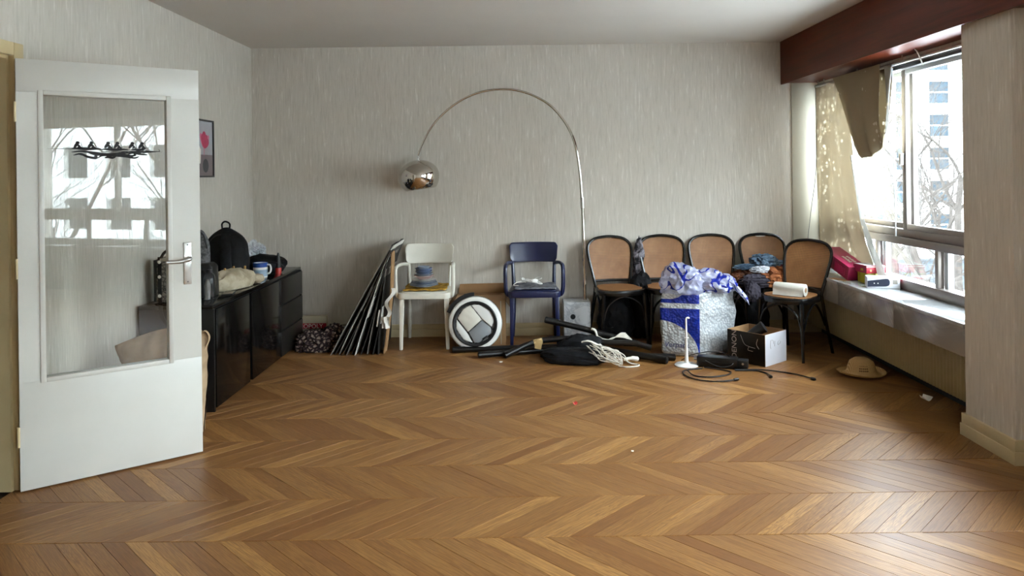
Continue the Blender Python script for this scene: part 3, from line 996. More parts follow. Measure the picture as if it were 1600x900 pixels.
# ------------------------------------------------------------------ curtain rail and voile curtains
cr = thing('curtain_rail', 'grey metal curtain rail hung below the mahogany pelmet', 'curtain rail', (2.55, 5.05, 2.1))
MB().tube([(0, -1.20, 0.0), (0, 1.27, 0.0)], 0.012, 10).build('rail', 'steel', cr)
MB().box(0.03, 0.05, -1.20, 1.27, -0.035, -0.015).build('back_track', 'blacktrack', cr)
for y in (-0.9, -0.15, 0.5, 1.1, 1.22):
    MB().tube([(0, y, 0.045), (0, y, 0.01), (0.03, y, -0.01)], 0.005, 6).build('bracket', 'steel', cr)
MB().tube(curve([(-0.06, -0.42, 0.043), (-0.05, -0.43, 0.02), (-0.005, -0.41, -0.06)], 4), 0.004, 6).build('hook', 'steel', cr)
def voile(name, col, trans):
    t = NT(name)
    vor = t.n('ShaderNodeTexVoronoi')
    vor.inputs['Scale'].default_value = 26
    p = t.xyz(t.pos())
    t.link(t.comb(0.0, p[1], t.math('MULTIPLY', p[2], 0.8)), vor.inputs['Vector'])
    zone = t.noise(t.pos(), 2.6, 1)
    dots = t.math('MULTIPLY', t.math('LESS_THAN', vor.outputs['Distance'], 0.30), t.math('GREATER_THAN', zone, 0.52))
    c = t.mix(dots, lin(col), lin('ddd4c0'))
    df = t.n('ShaderNodeBsdfDiffuse'); t.link(c, df.inputs[0])
    tl = t.n('ShaderNodeBsdfTranslucent'); t.link(t.mix(dots, lin(col), lin('d8cfbc')), tl.inputs[0])
    tp = t.n('ShaderNodeBsdfTransparent')
    m1 = t.n('ShaderNodeMixShader'); m1.inputs[0].default_value = 0.28
    t.link(df.outputs[0], m1.inputs[1]); t.link(tl.outputs[0], m1.inputs[2])
    m2 = t.n('ShaderNodeMixShader')
    t.link(t.math('ADD', trans, t.math('MULTIPLY', dots, 0.10)), m2.inputs[0])
    t.link(m1.outputs[0], m2.inputs[1]); t.link(tp.outputs[0], m2.inputs[2])
    t.link(m2.outputs[0], t.out.inputs[0])
    return t.m
M['voile'] = voile('dotted_cream_voile', 'c2b7a2', 0.03)
M['voile2'] = voile('dotted_beige_voile_doubled', 'a89b82', 0.01)
M['voile3'] = voile('plain_white_voile_edge', 'b4b2ac', 0.18)
c1 = thing('curtain', 'cream dotted voile curtain hanging at the end of the window bay', 'curtain', (2.55, 6.05, 0.6), 0, 'voile curtains')
KR = [(2.10, 5.80), (1.75, 5.72), (1.32, 5.62), (1.03, 5.53), (0.835, 5.40), (0.70, 5.28), (0.62, 5.24)]
def redge(z):
    for (z0, y0), (z1, y1) in zip(KR, KR[1:]):
        if z >= z1: return y0 + (y1 - y0) * (z0 - z) / (z0 - z1)
    return KR[-1][1]
def cur1(u, v):
    z = 2.10 - 1.49 * v
    y = 6.31 + (redge(z) - 6.31) * u
    return (0.018 * math.sin(u * 21 + v * 1.5) * (0.5 + 0.5 * v) + 0.012 * math.sin(u * 9 - v * 4), y - 6.05, z - 0.6)
MB().grid(cur1, 60, 40, th=0.0015, nrm=(-1, 0, 0)).build('voile_panel', 'voile', c1)
def cur1b(u, v):
    z = 1.50 - 0.88 * v
    y = redge(z) + 0.005 - u * (0.05 + 0.05 * v)
    return (0.012 * math.sin(u * 5 + v * 3) - 0.008, y - 6.05, z - 0.6)
MB().grid(cur1b, 8, 30, th=0.001, nrm=(-1, 0, 0)).build('turned_hem', 'voile3', c1)
c2 = thing('curtain', 'beige voile curtain folded up over the rail in a swag', 'curtain', (2.53, 5.40, 2.1), 0, 'voile curtains')
def swag(front):
    def f(u, v):
        # u from the far edge to the near edge, v from rail to the fold
        yt = 5.83 + (5.06 - 5.83) * u
        ybm = 5.48 + (5.10 - 5.48) * u
        zb = 1.475 + 0.02 * u + 0.14 * u ** 5
        y = yt + (ybm - yt) * v ** 0.85
        z = 2.112 + (zb - 2.112) * v
        bulge = math.sin(PI * min(1, v)) ** 0.5
        fold = 0.016 * math.sin(u * 16 + 1) * (0.2 + 0.8 * v)
        close = (1 - v) * 0.016 + 0.03 * math.sqrt(max(0.0, 1 - v ** 6))
        return ((-close if front else close) + fold * (1 if front else 0.6), y - 5.40, z - 2.1)
    return f
MB().grid(swag(True), 40, 26, th=0.0015, nrm=(-1, 0, 0)).build('front_fold', 'voile2', c2)
MB().grid(swag(False), 40, 26, th=0.0015, nrm=(1, 0, 0)).build('rear_fold', 'voile2', c2)
def tail(u, v):
    y = 5.10 - 0.14 * u * (1 - 0.55 * v)
    return (0.02 * math.sin(u * 4 + v * 2), y - 5.40, (2.10 - 0.55 * v + 0.12 * u * v) - 2.1)
MB().grid(tail, 12, 20, th=0.001, nrm=(-1, 0, 0)).build('loose_edge', 'voile3', c2)
co = thing('pull_cord', 'thin dark curtain cord hanging in front of the white wall strip', 'cord', (2.54, 6.30, 0.7))
MB().tube(curve([(0.0, 0, 1.4), (0.0, 0.0, 0.75), (-0.05, 0.0, 0.35), (-0.09, 0.01, 0.0)], 6), 0.0022, 5).build('cord', 'blacktrack', co)
rod = thing('draw_rod', 'thin white draw rod hanging in front of the left window sash', 'rod', (2.56, 5.03, 0.95))
MB().tube([(0, 0.0, 0), (0, 0.02, 1.13)], 0.004, 6).build('rod', 'aluw', rod)
MB().tube([(0, 0, -0.01), (0, 0, 0.05)], 0.006, 6).build('grip', 'aluw', rod)
# ------------------------------------------------------------------ crockery and cushions on the chairs
def fabric(name, a, b, scale=30, bump=0.3, rough=0.85, thr=(0.4, 0.6)):
    t = NT(name)
    n = t.noise(t.obj(), scale, 4, 0.6, 0.4)
    t.set(Base_Color=t.ramp(n, [(thr[0], lin(a)), (thr[1], lin(b))]), Roughness=rough)
    t.b.inputs['Specular IOR Level'].default_value = 0.25
    t.bump(t.noise(t.obj(), scale * 5, 3), bump, 0.004)
    return t.m
M['mustard'] = fabric('mustard_patterned_cloth', '8f6a1e', 'd0a548', 28)
M['greycloth'] = fabric('grey_cotton_cloth', '55565c', '7e7f86', 20)
WS = (-0.755, 6.105)
def rag(name, label, cat, loc, w, d, z, mat, seed, th=0.012, amp=0.008, group=None):
    o = thing(name, label, cat, loc, 0, group)
    def f(u, v):
        x = (u - 0.5) * w; y = (v - 0.5) * d
        e = noise.noise(Vector((u * 2.2, v * 2.2, seed))) * 0.12
        e2 = noise.noise(Vector((u * 2.2, v * 2.2, seed + 9))) * 0.12
        h = amp * (1 + noise.noise(Vector((u * 5, v * 5, seed + 4))))
        return (x * (1 + e), y * (1 + e2), th + h)
    MB().grid(f, 22, 18, th=th, nrm=(0, 0, -1)).build('cloth', mat, o, bevel=0.002)
    return o
rag('seat_cloth', 'mustard yellow patterned cloth under the crockery on the white armchair', 'cloth', (WS[0], WS[1] - 0.01, 0.459), 0.34, 0.32, 0, 'mustard', 2)
M['stone'] = plain('grey_blue_stoneware', '8b95a4', 0.3, var=0.1)
M['stone2'] = plain('dark_blue_stoneware', '5c6d8c', 0.3, var=0.12)
M['stone3'] = plain('pale_stoneware', 'c9c8c4', 0.3, var=0.08)
M['pink'] = plain('dusty_pink_stoneware', 'c3a9a4', 0.3, var=0.08)
def dish(name, label, group, z, r, h, mat, foot=0.6):
    o = thing(name, label, name, (-0.765, 6.01, z), 0, group)
    pr = [(0, 0.0), (r * foot, 0.0), (r * foot, 0.003), (r * 0.82, h * 0.55), (r, h), (r * 0.97, h + 0.003), (r * 0.78, h * 0.55 + 0.004), (r * foot * 0.9, 0.006), (0, 0.006)]
    MB().lathe(pr, 32).build('body', mat, o, sharp=50)
    MB().lathe([(r * foot * 0.55, -0.002), (r * foot * 0.62, -0.002), (r * foot * 0.62, 0.001), (r * foot * 0.55, 0.001)], 24).build('foot_ring', mat, o)
z = 0.494
for i, (r, m, lab) in enumerate(((0.118, 'stone', 'lowest and widest grey plate in the stack'), (0.112, 'stone', 'second grey plate from the bottom of the stack'), (0.106, 'stone2', 'blue-grey plate third from the bottom of the stack'), (0.1, 'stone', 'fourth plate from the bottom of the stack'), (0.095, 'stone3', 'pale plate topmost under the bowls of the stack'))):
    dish('plate', lab, 'plates stacked on the white armchair', z, r, 0.012, m, 0.62); z += 0.0105
z += 0.006
for r, h, m, lab in ((0.083, 0.026, 'pink', 'dusty pink bowl at the bottom of the bowl stack'), (0.074, 0.024, 'stone', 'grey-blue bowl just above the pink bowl'), (0.071, 0.03, 'stone2', 'dark blue bowl in the middle of the stack'), (0.072, 0.032, 'stone2', 'second dark blue bowl, nested under the topmost bowl'), (0.05, 0.026, 'stone', 'small topmost bowl of the crockery stack')):
    dish('bowl', lab, 'bowls stacked on the white armchair', z, r, h, m, 0.55); z += 0.017 if h < 0.028 else 0.019
rag('seat_cloth', 'folded grey cloth on the seat of the navy armchair', 'cloth', (0.135, 6.09, 0.459), 0.33, 0.30, 0, 'greycloth', 12, 0.010, 0.008)
M['whiteplastic'] = plain('white_plastic', 'e8e7e2', 0.35, var=0.03)
wc = thing('white_cable', 'tangled white cable with plug on the grey cloth of the navy armchair', 'cable', (0.09, 6.02, 0.490))
rnd = random.Random(4)
pts = []
for k in range(46):
    a = k * 0.62
    pts.append((0.07 * math.cos(a) * (1 + 0.3 * rnd.uniform(-1, 1)) + 0.02, 0.042 * math.sin(a) + rnd.uniform(-0.006, 0.006), 0.004 + 0.055 * abs(math.sin(k * 0.31)) * (0.4 + 0.6 * rnd.random())))
MB().tube(curve(pts, 3), 0.0034, 6).build('coiled_flex', 'whiteplastic', wc)
MB().tube(curve([(-0.03, 0, 0.02), (-0.07, -0.01, 0.03), (-0.11, -0.02, 0.02), (-0.13, -0.05, 0.006), (-0.09, -0.06, 0.004)], 5), 0.003, 6).build('loose_end', 'whiteplastic', wc)
MB().tube(curve([(0.05, 0.03, 0.03), (0.10, 0.05, 0.045), (0.07, 0.08, 0.05), (0.03, 0.07, 0.03)], 5), 0.0025, 6).build('flex_loop', 'whiteplastic', wc)
MB().box(0.02, 0.065, -0.02, 0.005, 0.02, 0.045, M4=Matrix.Rotation(0.4, 4, 'Z')).build('plug', 'whiteplastic', wc, bevel=0.005)

# ------------------------------------------------------------------ leaning flattened cardboard
M['cardboard'] = plain('brown_corrugated_cardboard', '9a7650', 0.8, var=0.1, scale=10)
M['card_dark'] = plain('dark_printed_cardboard', '2b2723', 0.6, var=0.2, scale=10)
M['card_grey'] = plain('grey_board', '8a837b', 0.7, var=0.1, scale=10)
M['card_white'] = plain('white_board', 'd5d1c8', 0.7, var=0.06, scale=10)
sheets = [(-1.468, -0.985, 0.84, 'card_grey', 'outermost grey sheet of the leaning flattened cardboard'),
          (-1.438, -0.98, 0.852, 'card_dark', 'dark sheet just inside the outermost grey cardboard'),
          (-1.408, -0.975, 0.845, 'card_white', 'pale sheet third from the left of the leaning cardboard'),
          (-1.376, -0.985, 0.81, 'card_dark', 'dark sheet fourth from the left of the leaning cardboard'),
          (-1.345, -1, 0.78, 'card_grey', 'grey sheet fifth from the left of the leaning cardboard'),
          (-1.312, -1.015, 0.75, 'card_dark', 'dark sheet sixth from the left of the leaning cardboard'),
          (-1.276, -1.025, 0.73, 'card_white', 'thin pale sheet in the middle of the leaning cardboard'),
          (-1.236, -1.03, 0.7, 'card_dark', 'wide dark sheet in the middle of the leaning cardboard'),
          (-1.19, -1.035, 0.66, 'card_grey', 'grey sheet right of the middle of the leaning cardboard'),
          (-1.14, -1.045, 0.56, 'card_dark', 'short dark sheet near the right of the leaning cardboard'),
          (-1.1, -1.04, 0.6, 'card_dark', 'second short dark sheet beside the brown cardboard'),
          (-1.062, -0.99, 0.79, 'cardboard', 'brown cardboard sheet standing steepest beside the white armchair')]
for i, (xb, xt, zt, m, lab) in enumerate(sheets):
    o = thing('cardboard_sheet', lab, 'cardboard', (xb, 6.05, 0), 0, 'flattened cardboard leaning by the white armchair')
    dx = xt - xb
    ln = math.hypot(dx, zt)
    a = math.atan2(dx, zt)
    R4 = Matrix.Rotation(a, 4, 'Y')
    y0 = -0.30 + 0.02 * ((i * 7) % 3); y1 = 0.28 if i < 11 else -0.13
    k = 0.004 + 0.002 * (i % 3)
    def f(u, v, dx=dx, zt=zt):
        bow = 0.014 * math.sin(PI * v) * (1 if i % 2 else -0.6) + 0.004 * noise.noise(Vector((u * 3, v * 4, i)))
        return (dx * v + bow, y0 + (y1 - y0) * u, zt * v + (0.012 * noise.noise(Vector((u * 4, i, 1))) if v > 0.99 else 0) + 0.001)
    MB().grid(f, 6, 12, th=k, nrm=(1, 0, -0.0)).build('board', m, o)
    if i in (2, 6, 9, 10):
        MB().box(-0.003, 0.006, y0 - 0.003, y0 + 0.08, ln * 0.40, ln * 0.62, M4=R4).build('tape_strip', 'card_white', o)
# torn paper hanging off the sheets
tp = thing('torn_paper', 'torn white paper and string hanging from the leaning cardboard', 'paper', (-1.03, 5.745, 0.28))
MB().grid(lambda u, v: (0.05 * v + 0.02 * math.sin(v * 9) + (u - 0.5) * 0.03, 0.01 * math.sin(v * 7 + u), 0.24 * v), 4, 14, th=0.001, nrm=(0, -1, 0)).build('strip', 'card_white', tp)
MB().grid(lambda u, v: ((u - 0.5) * 0.06, -0.01 + 0.012 * math.sin(u * 8 + v * 3), -0.07 + 0.09 * v), 6, 6, th=0.001, nrm=(0, -1, 0)).build('flap', 'card_white', tp)

# ------------------------------------------------------------------ game box and patterned cloth beside the sideboard
M['boxcream'] = plain('cream_card_box', 'b6ad95', 0.6, var=0.05)
M['boxred'] = plain('red_print', 'a01c2c', 0.5, var=0.05)
M['letter'] = plain('white_print', 'eae4d8', 0.6, var=0.02)
gb = thing('board_game_box', 'cream board game box with red lettered band beside the sideboard', 'box', (-1.80, 6.325, 0))
MB().box(-0.21, 0.165, -0.028, 0.028, 0, 0.205).build('box', 'boxcream', gb, bevel=0.002)
MB().box(-0.21, 0.1655, -0.0290, -0.028, 0.100, 0.145).build('red_band', 'boxred', gb)
tm = text_mesh('MONOPOLY', 0.052)
tm.materials.append(M['letter'])
t = put('lettering', tm, gb)
t.location = (-0.150, -0.0296, 0.104)
t.rotation_euler = (PI / 2, 0, 0)
t.scale = (0.98, 1, 1)
def leopard(name):
    t = NT(name)
    v = t.n('ShaderNodeTexVoronoi', feature='DISTANCE_TO_EDGE')
    v.inputs['Scale'].default_value = 30
    t.link(t.obj(), v.inputs['Vector'])
    n = t.noise(t.obj(), 18, 3, 0.6, 2.0)
    f = t.ramp(t.math('ADD', v.outputs[0], t.math('MULTIPLY', n, 0.5)), [(0.30, lin('1f1113')), (0.40, lin('43292b')), (0.50, lin('9d8c80'))])
    t.set(Base_Color=f, Roughness=0.85)
    return t.m
M['leopard'] = leopard('brown_and_white_mottled_cloth')
lc = thing('cloth_bundle', 'crumpled brown and white mottled cloth bundle in front of the game box', 'cloth', (-1.575, 5.97, 0))
MB().blob((-0.04, 0, 0.05), (0.165, 0.12, 0.095), 3, 0.5, 1.6, 5, floor=0.002, ridge=0.7, sq=2.6).build('bundle', 'leopard', lc)
MB().blob((0.085, 0.02, 0.11), (0.085, 0.07, 0.085), 8, 0.5, 2.4, 4, floor=0.002, ridge=0.7).build('upper_fold', 'leopard', lc)
MB().tube(curve([(0.02, -0.05, 0.16), (0.06, -0.07, 0.2), (0.11, -0.06, 0.17), (0.17, -0.05, 0.11)], 5), 0.009, 6, flat=(1.6, 0.5)).build('strap', 'bent', lc)

# ------------------------------------------------------------------ carton and round white appliance under the chairs
cb = thing('carton', 'brown cardboard carton behind the round white appliance', 'box', (-0.315, 6.18, 0))
def panel(par, nm, pts, mat, th=0.004):
    P = [Vector(p) for p in pts]
    n = (P[1] - P[0]).cross(P[-1] - P[0]).normalized() * th
    k = len(P)
    vs = P + [p + n for p in P]
    return MB().add(vs, [tuple(range(k))[::-1], tuple(range(k, 2 * k))] + [(i, (i + 1) % k, k + (i + 1) % k, k + i) for i in range(k)]).build(nm, mat, par)
MB().box(-0.205, 0.205, -0.15, 0.19, 0, 0.37).build('body', 'cardboard', cb, bevel=0.003)
panel(cb, 'flap', [(-0.20, -0.15, 0.371), (0.20, -0.15, 0.371), (0.19, -0.03, 0.386), (-0.19, -0.03, 0.386)], 'cardboard')
panel(cb, 'flap', [(-0.20, 0.19, 0.371), (-0.185, 0.165, 0.455), (0.21, 0.165, 0.46), (0.20, 0.19, 0.371)], 'cardboard')
panel(cb, 'flap', [(-0.205, -0.14, 0.371), (-0.26, -0.12, 0.33), (-0.26, 0.16, 0.33), (-0.205, 0.18, 0.371)], 'cardboard')
panel(cb, 'flap', [(0.205, -0.14, 0.371), (0.205, 0.18, 0.371), (0.245, 0.15, 0.31), (0.245, -0.13, 0.31)], 'cardboard')
MB().box(0.165, 0.172, -0.152, -0.148, 0.01, 0.36).build('tape_edge', 'boxcream', cb)
M['appl'] = plain('white_appliance_plastic', 'e4e3de', 0.3, var=0.02)
M['appl2'] = plain('warm_white_appliance_panel', 'd5d1c4', 0.35, var=0.02)
M['grey_panel'] = plain('grey_appliance_panel', '85898c', 0.35, var=0.04)
M['rubber'] = plain('black_rubber', '101012', 0.5, var=0.1)
rv = thing('robot_vacuum', 'round white robot appliance leaning upright against the carton', 'robot vacuum', (-0.345, 5.86, 0))
# local disc: axis along -Y, then leaned back
DM = Matrix.Translation((0, 0.0, 0.216)) @ Matrix.Rotation(-0.12, 4, 'X') @ Matrix.Rotation(PI / 2, 4, 'X')
MB().lathe([(0.0, -0.045), (0.19, -0.045), (0.208, -0.03), (0.212, 0.0), (0.206, 0.03), (0.192, 0.04), (0.175, 0.04), (0.175, 0.034), (0.0, 0.034)], 56, M4=DM).build('body', 'appl', rv, sharp=40)
MB().lathe([(0.153, 0.034), (0.153, 0.046), (0.160, 0.049), (0.170, 0.049), (0.176, 0.044), (0.176, 0.034)], 56, M4=DM).build('black_ring', 'rubber', rv)
MB().lathe([(0.205, -0.055), (0.214, -0.05), (0.214, -0.02), (0.207, -0.02)], 56, M4=DM).build('bumper', 'rubber', rv)
def rp(pts, z0, z1, nm, mat):
    MB().prism(pts, z0, z1, 'z', M4=DM).build(nm, mat, rv, bevel=0.002)
# panel positions in disc coordinates (x right, y up)
rp([(-0.138, 0.045), (-0.055, -0.062), (0.052, 0.03), (-0.035, 0.142), (-0.09, 0.115)], 0.033, 0.043, 'lid_panel', 'appl2')
rp([(-0.05, -0.066), (0.056, 0.024), (0.12, -0.03), (0.125, -0.075), (0.03, -0.145), (-0.005, -0.145)], 0.033, 0.044, 'grey_panel', 'grey_panel')
rp([(-0.145, 0.035), (-0.062, -0.07), (-0.02, -0.145), (-0.09, -0.12), (-0.145, -0.04)], 0.033, 0.0395, 'lower_panel', 'appl')
rp([(-0.028, 0.143), (0.06, 0.034), (0.13, -0.025), (0.148, 0.02), (0.11, 0.10), (0.03, 0.147)], 0.033, 0.0395, 'upper_panel', 'appl')
rp([(0.062, -0.128), (0.10, -0.10), (0.095, -0.088), (0.055, -0.115)], 0.043, 0.047, 'label_plate', 'rubber')
a0 = [(0.226 * math.cos(a), 0.226 * math.sin(a)) for a in [math.radians(92 + 6 * k) for k in range(12)]]
hb = [(x * 0.95, y * 0.95) for x, y in a0]
vs = [DM @ Vector((x, y, z)) for z in (-0.03, 0.01) for x, y in hb + [(x * 1.13, y * 1.13) for x, y in hb]]
n = len(hb)
fs = []
for i in range(n - 1):
    for q in ((i, i + 1, n + i + 1, n + i), (2 * n + i, 2 * n + i + 1, 3 * n + i + 1, 3 * n + i), (i, i + 1, 2 * n + i + 1, 2 * n + i), (n + i, n + i + 1, 3 * n + i + 1, 3 * n + i)):
        fs.append(q)
fs += [(0, n, 3 * n, 2 * n), (n - 1, 2 * n - 1, 4 * n - 1, 3 * n - 1)]
MB().add(vs, fs).build('side_guard', 'rubber', rv)

# ------------------------------------------------------------------ heap of black poles, fabric and white cord
M['pole'] = plain('black_powder_coated_pole', '08080a', 0.3, var=0.1)
M['blackcloth'] = fabric('black_nylon_cloth', '08080a', '131419', 14, 0.4, 0.7)
def pole(label, pts, r, sleeve=True, n=6):
    o = thing('black_pole', label, 'pole', pts[0], 0, 'black poles heaped on the floor')
    P = [tuple(Vector(p) - Vector(pts[0])) for p in pts]
    C = curve(P, n) if len(P) > 2 else [Vector(P[0]), Vector(P[1])]
    d = (C[1] - C[0]).normalized()
    MB().tube([C[0] + d * 0.02] + list(C[1:]), r, 14).build('shaft', 'pole', o)
    if sleeve:
        MB().tube([C[0], C[0] + d * 0.10], r * 1.12, 14).build('end_sleeve', 'pole', o)
        MB().tube([C[0] - d * 0.004, C[0] + d * 0.001], r * 0.8, 12).build('end_hole', 'recess', o)
pole('black pole farthest left, ending in front of the white appliance', [(-0.52, 5.79, 0.026), (0.50, 5.865, 0.026)], 0.0215)
pole('black pole second from the left with its sleeve on the floor', [(-0.31, 5.62, 0.025), (0.20, 5.74, 0.027), (0.62, 5.80, 0.03)], 0.0215)
pole('bent black pole curving up from the floor below the navy armchair', [(-0.108, 5.585, 0.028), (-0.03, 5.62, 0.055), (0.06, 5.66, 0.088), (0.18, 5.68, 0.115), (0.34, 5.69, 0.125), (0.60, 5.70, 0.115)], 0.0225)
pole('raised black pole crossing in front of the marble block', [(0.203, 5.74, 0.262), (0.586, 5.72, 0.168), (1.00, 5.62, 0.06)], 0.0225)
pole('black pole pointing to the right beside the white stand', [(1.07, 5.385, 0.026), (0.74, 5.60, 0.045), (0.50, 5.74, 0.06)], 0.025)
pole('black pole lying behind the white stand towards the peanut bag', [(1.15, 5.48, 0.024), (0.55, 5.62, 0.026)], 0.022)
pole('short black pole end below the peanut bag', [(0.88, 5.54, 0.115), (0.50, 5.60, 0.12)], 0.021)
tb = thing('tape_wrap', 'brown packing tape wrapped around the bent black pole', 'tape', (0.145, 5.675, 0.108))
M['tape'] = plain('brown_packing_tape', 'b59a6a', 0.25, var=0.1)
MB().tube([(-0.035, -0.005, -0.008), (0.03, 0.004, 0.004)], [0.0255, 0.026], 14).build('wrap', 'tape', tb)
MB().box(-0.02, 0.03, -0.028, -0.024, -0.05, 0.02, M4=Matrix.Rotation(0.2, 4, 'Y')).build('loose_flap', 'tape', tb)
pl = thing('plastic_wrap', 'crumpled clear plastic beside the taped pole', 'plastic', (0.225, 5.60, 0.0))
MB().blob((0, 0, 0.035), (0.045, 0.03, 0.033), 5, 0.6, 2.6, 3, floor=0.002, ridge=0.8).build('crumple', 'clear', pl)
fb = thing('black_fabric', 'black nylon fabric bundled among the poles', 'fabric', (0.40, 5.46, 0))
MB().blob((0.0, 0.0, 0.045), (0.235, 0.10, 0.06), 6, 0.22, 1.1, 5, floor=0.002, ridge=0.6, sq=2.6, rot=-0.25).build('flat_bundle', 'blackcloth', fb)
MB().blob((0.07, 0.13, 0.085), (0.17, 0.07, 0.09), 9, 0.4, 2.0, 4, floor=0.002, ridge=0.6).build('upper_fold', 'blackcloth', fb)
MB().blob((0.06, -0.07, 0.028), (0.13, 0.05, 0.032), 12, 0.3, 1.8, 4, floor=0.002, ridge=0.6, rot=-0.1).build('front_fold', 'blackcloth', fb)
M['rope'] = plain('white_cotton_cord', 'd9d3c6', 0.8, var=0.08, scale=40)
rp2 = thing('rope_tangle', 'tangle of thin white rope spilling over the black fabric', 'rope', (0.66, 5.38, 0))
rnd = random.Random(21)
for k in range(12):
    a = rnd.uniform(-0.14, 0.12)
    y = rnd.uniform(-0.08, 0.06)
    z0 = rnd.uniform(0.07, 0.15)
    P = [(-0.12 + a * 0.4, 0.02 + y * 0.6, z0), (-0.06 + a * 0.6, -0.03 + y * 0.5, z0 - 0.02 + rnd.uniform(-0.02, 0.01)), (0.02 + a, -0.06 + y * 0.5, 0.055 + rnd.uniform(-0.02, 0.03)), (0.075 + a * 0.5, -0.06 + y * 0.6, 0.02 + rnd.uniform(0, 0.04)), (0.06 + a * 0.4, -0.03 + y, 0.05 + rnd.uniform(0, 0.07)), (-0.01 + a * 0.5, 0.0 + y, 0.10 + rnd.uniform(-0.01, 0.03)), (-0.07, 0.01 + y, z0 * 0.95)]
    MB().tube(curve(P, 4), 0.0036, 5).build('cord_loop', 'rope', rp2)
MB().tube(curve([(0.05, -0.06, 0.006), (0.11, -0.09, 0.006), (0.18, -0.07, 0.006), (0.20, -0.03, 0.006), (0.15, -0.01, 0.01), (0.11, 0.0, 0.03)], 5), 0.005, 6).build('trailing_end', 'rope', rp2)
MB().tube(curve([(0.10, 0.03, 0.03), (0.15, 0.04, 0.035), (0.19, 0.05, 0.03), (0.205, 0.06, 0.022)], 4), [0.012] * 5 + [0.017] * 4 + [0.018] * 3 + [0.012], 8).build('cord_hank', 'rope', rp2)
MB().tube(curve([(-0.2, 0.06, 0.155), (-0.15, 0.04, 0.165), (-0.09, 0.03, 0.14), (-0.06, 0.04, 0.13)], 4), 0.011, 6, flat=(1.5, 0.6)).build('cord_band', 'rope', rp2)
kn = thing('knotted_rope', 'white rope knotted round the raised pole with frayed tail', 'rope', (0.575, 5.70, 0.16))
MB().tube(curve([(-0.02, -0.026, 0.04), (0.005, -0.034, 0.03), (0.018, -0.032, -0.01), (0.02, -0.03, -0.05)], 4), 0.013, 8, flat=(1.2, 0.7)).build('knot', 'rope', kn)
for k in range(6):
    d = k * 0.009
    MB().tube(curve([(0.01, -0.035, -0.005 - d * 0.3), (0.07, -0.06, -0.03 - d * 0.4), (0.13, -0.07, -0.03 + d * 0.2), (0.19, -0.07, 0.012 - d * 0.6), (0.235 + d, -0.06, 0.012 - d * 1.1)], 4), 0.004, 5).build('tail', 'rope', kn)

# ------------------------------------------------------------------ bag of packing peanuts
def peanut(name):
    t = NT(name)
    uv = t.xyz(t.uv())
    u, v = uv[0], uv[1]
    vor = t.n('ShaderNodeTexVoronoi')
    vor.inputs['Scale'].default_value = 55
    t.link(t.obj(), vor.inputs['Vector'])
    d = vor.outputs['Distance']
    white = t.ramp(d, [(0.0, lin('c9cccd')), (0.75, lin('a4a9ac'))])
    uu = t.math('MULTIPLY', u, 4.0)                     # 0..1 on the printed face
    e = t.math('SQRT', t.math('MAXIMUM', 0.0, t.math('SUBTRACT', 1.0, t.math('POWER', t.math('DIVIDE', uu, 0.98), 2.0))))
    arc = t.math('MULTIPLY', e, 0.54)
    over = t.math('GREATER_THAN', v, arc)
    stripe = t.math('MULTIPLY', t.math('GREATER_THAN', v, 0.72), t.math('LESS_THAN', v, 0.80))
    up = t.math('ADD', 0.86, t.math('MULTIPLY', 0.84, t.math('POWER', t.math('MAXIMUM', 0.0, t.math('SUBTRACT', uu, 0.3)), 2.0)))
    below = t.math('LESS_THAN', v, up)
    face = t.math('LESS_THAN', uu, 1.0)
    m = t.math('MULTIPLY', t.math('MULTIPLY', over, below), t.math('MULTIPLY', face, t.math('SUBTRACT', 1.0, stripe)))
    blue = t.ramp(d, [(0.0, lin('0f2fa0')), (0.8, lin('0a2482'))])
    t.set(Base_Color=t.mix(m, white, blue), Roughness=0.22)
    t.set(Subsurface_Weight=0.0)
    t.bump(t.math('ADD', t.math('MULTIPLY', d, -1.0), t.noise(t.obj(), 16, 3)), 0.55, 0.012)
    return t.m
M['peanut'] = peanut('peanut_filled_printed_film')
def film(name):
    t = NT(name)
    n = t.noise(t.obj(), 5.0, 1, 0.4, 1.0)
    m = t.ramp(t.math('ABSOLUTE', t.math('SUBTRACT', n, 0.53)), [(0.02, (1, 1, 1, 1)), (0.026, (0, 0, 0, 1))])
    pr = t.n('ShaderNodeBsdfPrincipled')
    t.link(t.mix(m, lin('a9acc6'), lin('16237c')), pr.inputs['Base Color'])
    pr.inputs['Roughness'].default_value = 0.15
    tp = t.n('ShaderNodeBsdfTransparent')
    mx = t.n('ShaderNodeMixShader')
    t.link(t.math('MULTIPLY', t.math('SUBTRACT', 1.0, m), 0.42), mx.inputs[0])
    t.link(pr.outputs[0], mx.inputs[1]); t.link(tp.outputs[0], mx.inputs[2])
    t.link(mx.outputs[0], t.out.inputs[0])
    return t.m
M['film'] = film('crumpled_clear_film_with_blue_print')
bg_o = thing('packing_peanut_bag', 'big clear sack of white packing peanuts with blue print', 'bag', (1.37, 5.70, 0))
foot = [(-0.315, -0.06), (-0.02, -0.155), (0.31, 0.02), (0.01, 0.165)]       # left, corner to the camera, right, back
NU, NV = 96, 44
vs = []; uvs = []
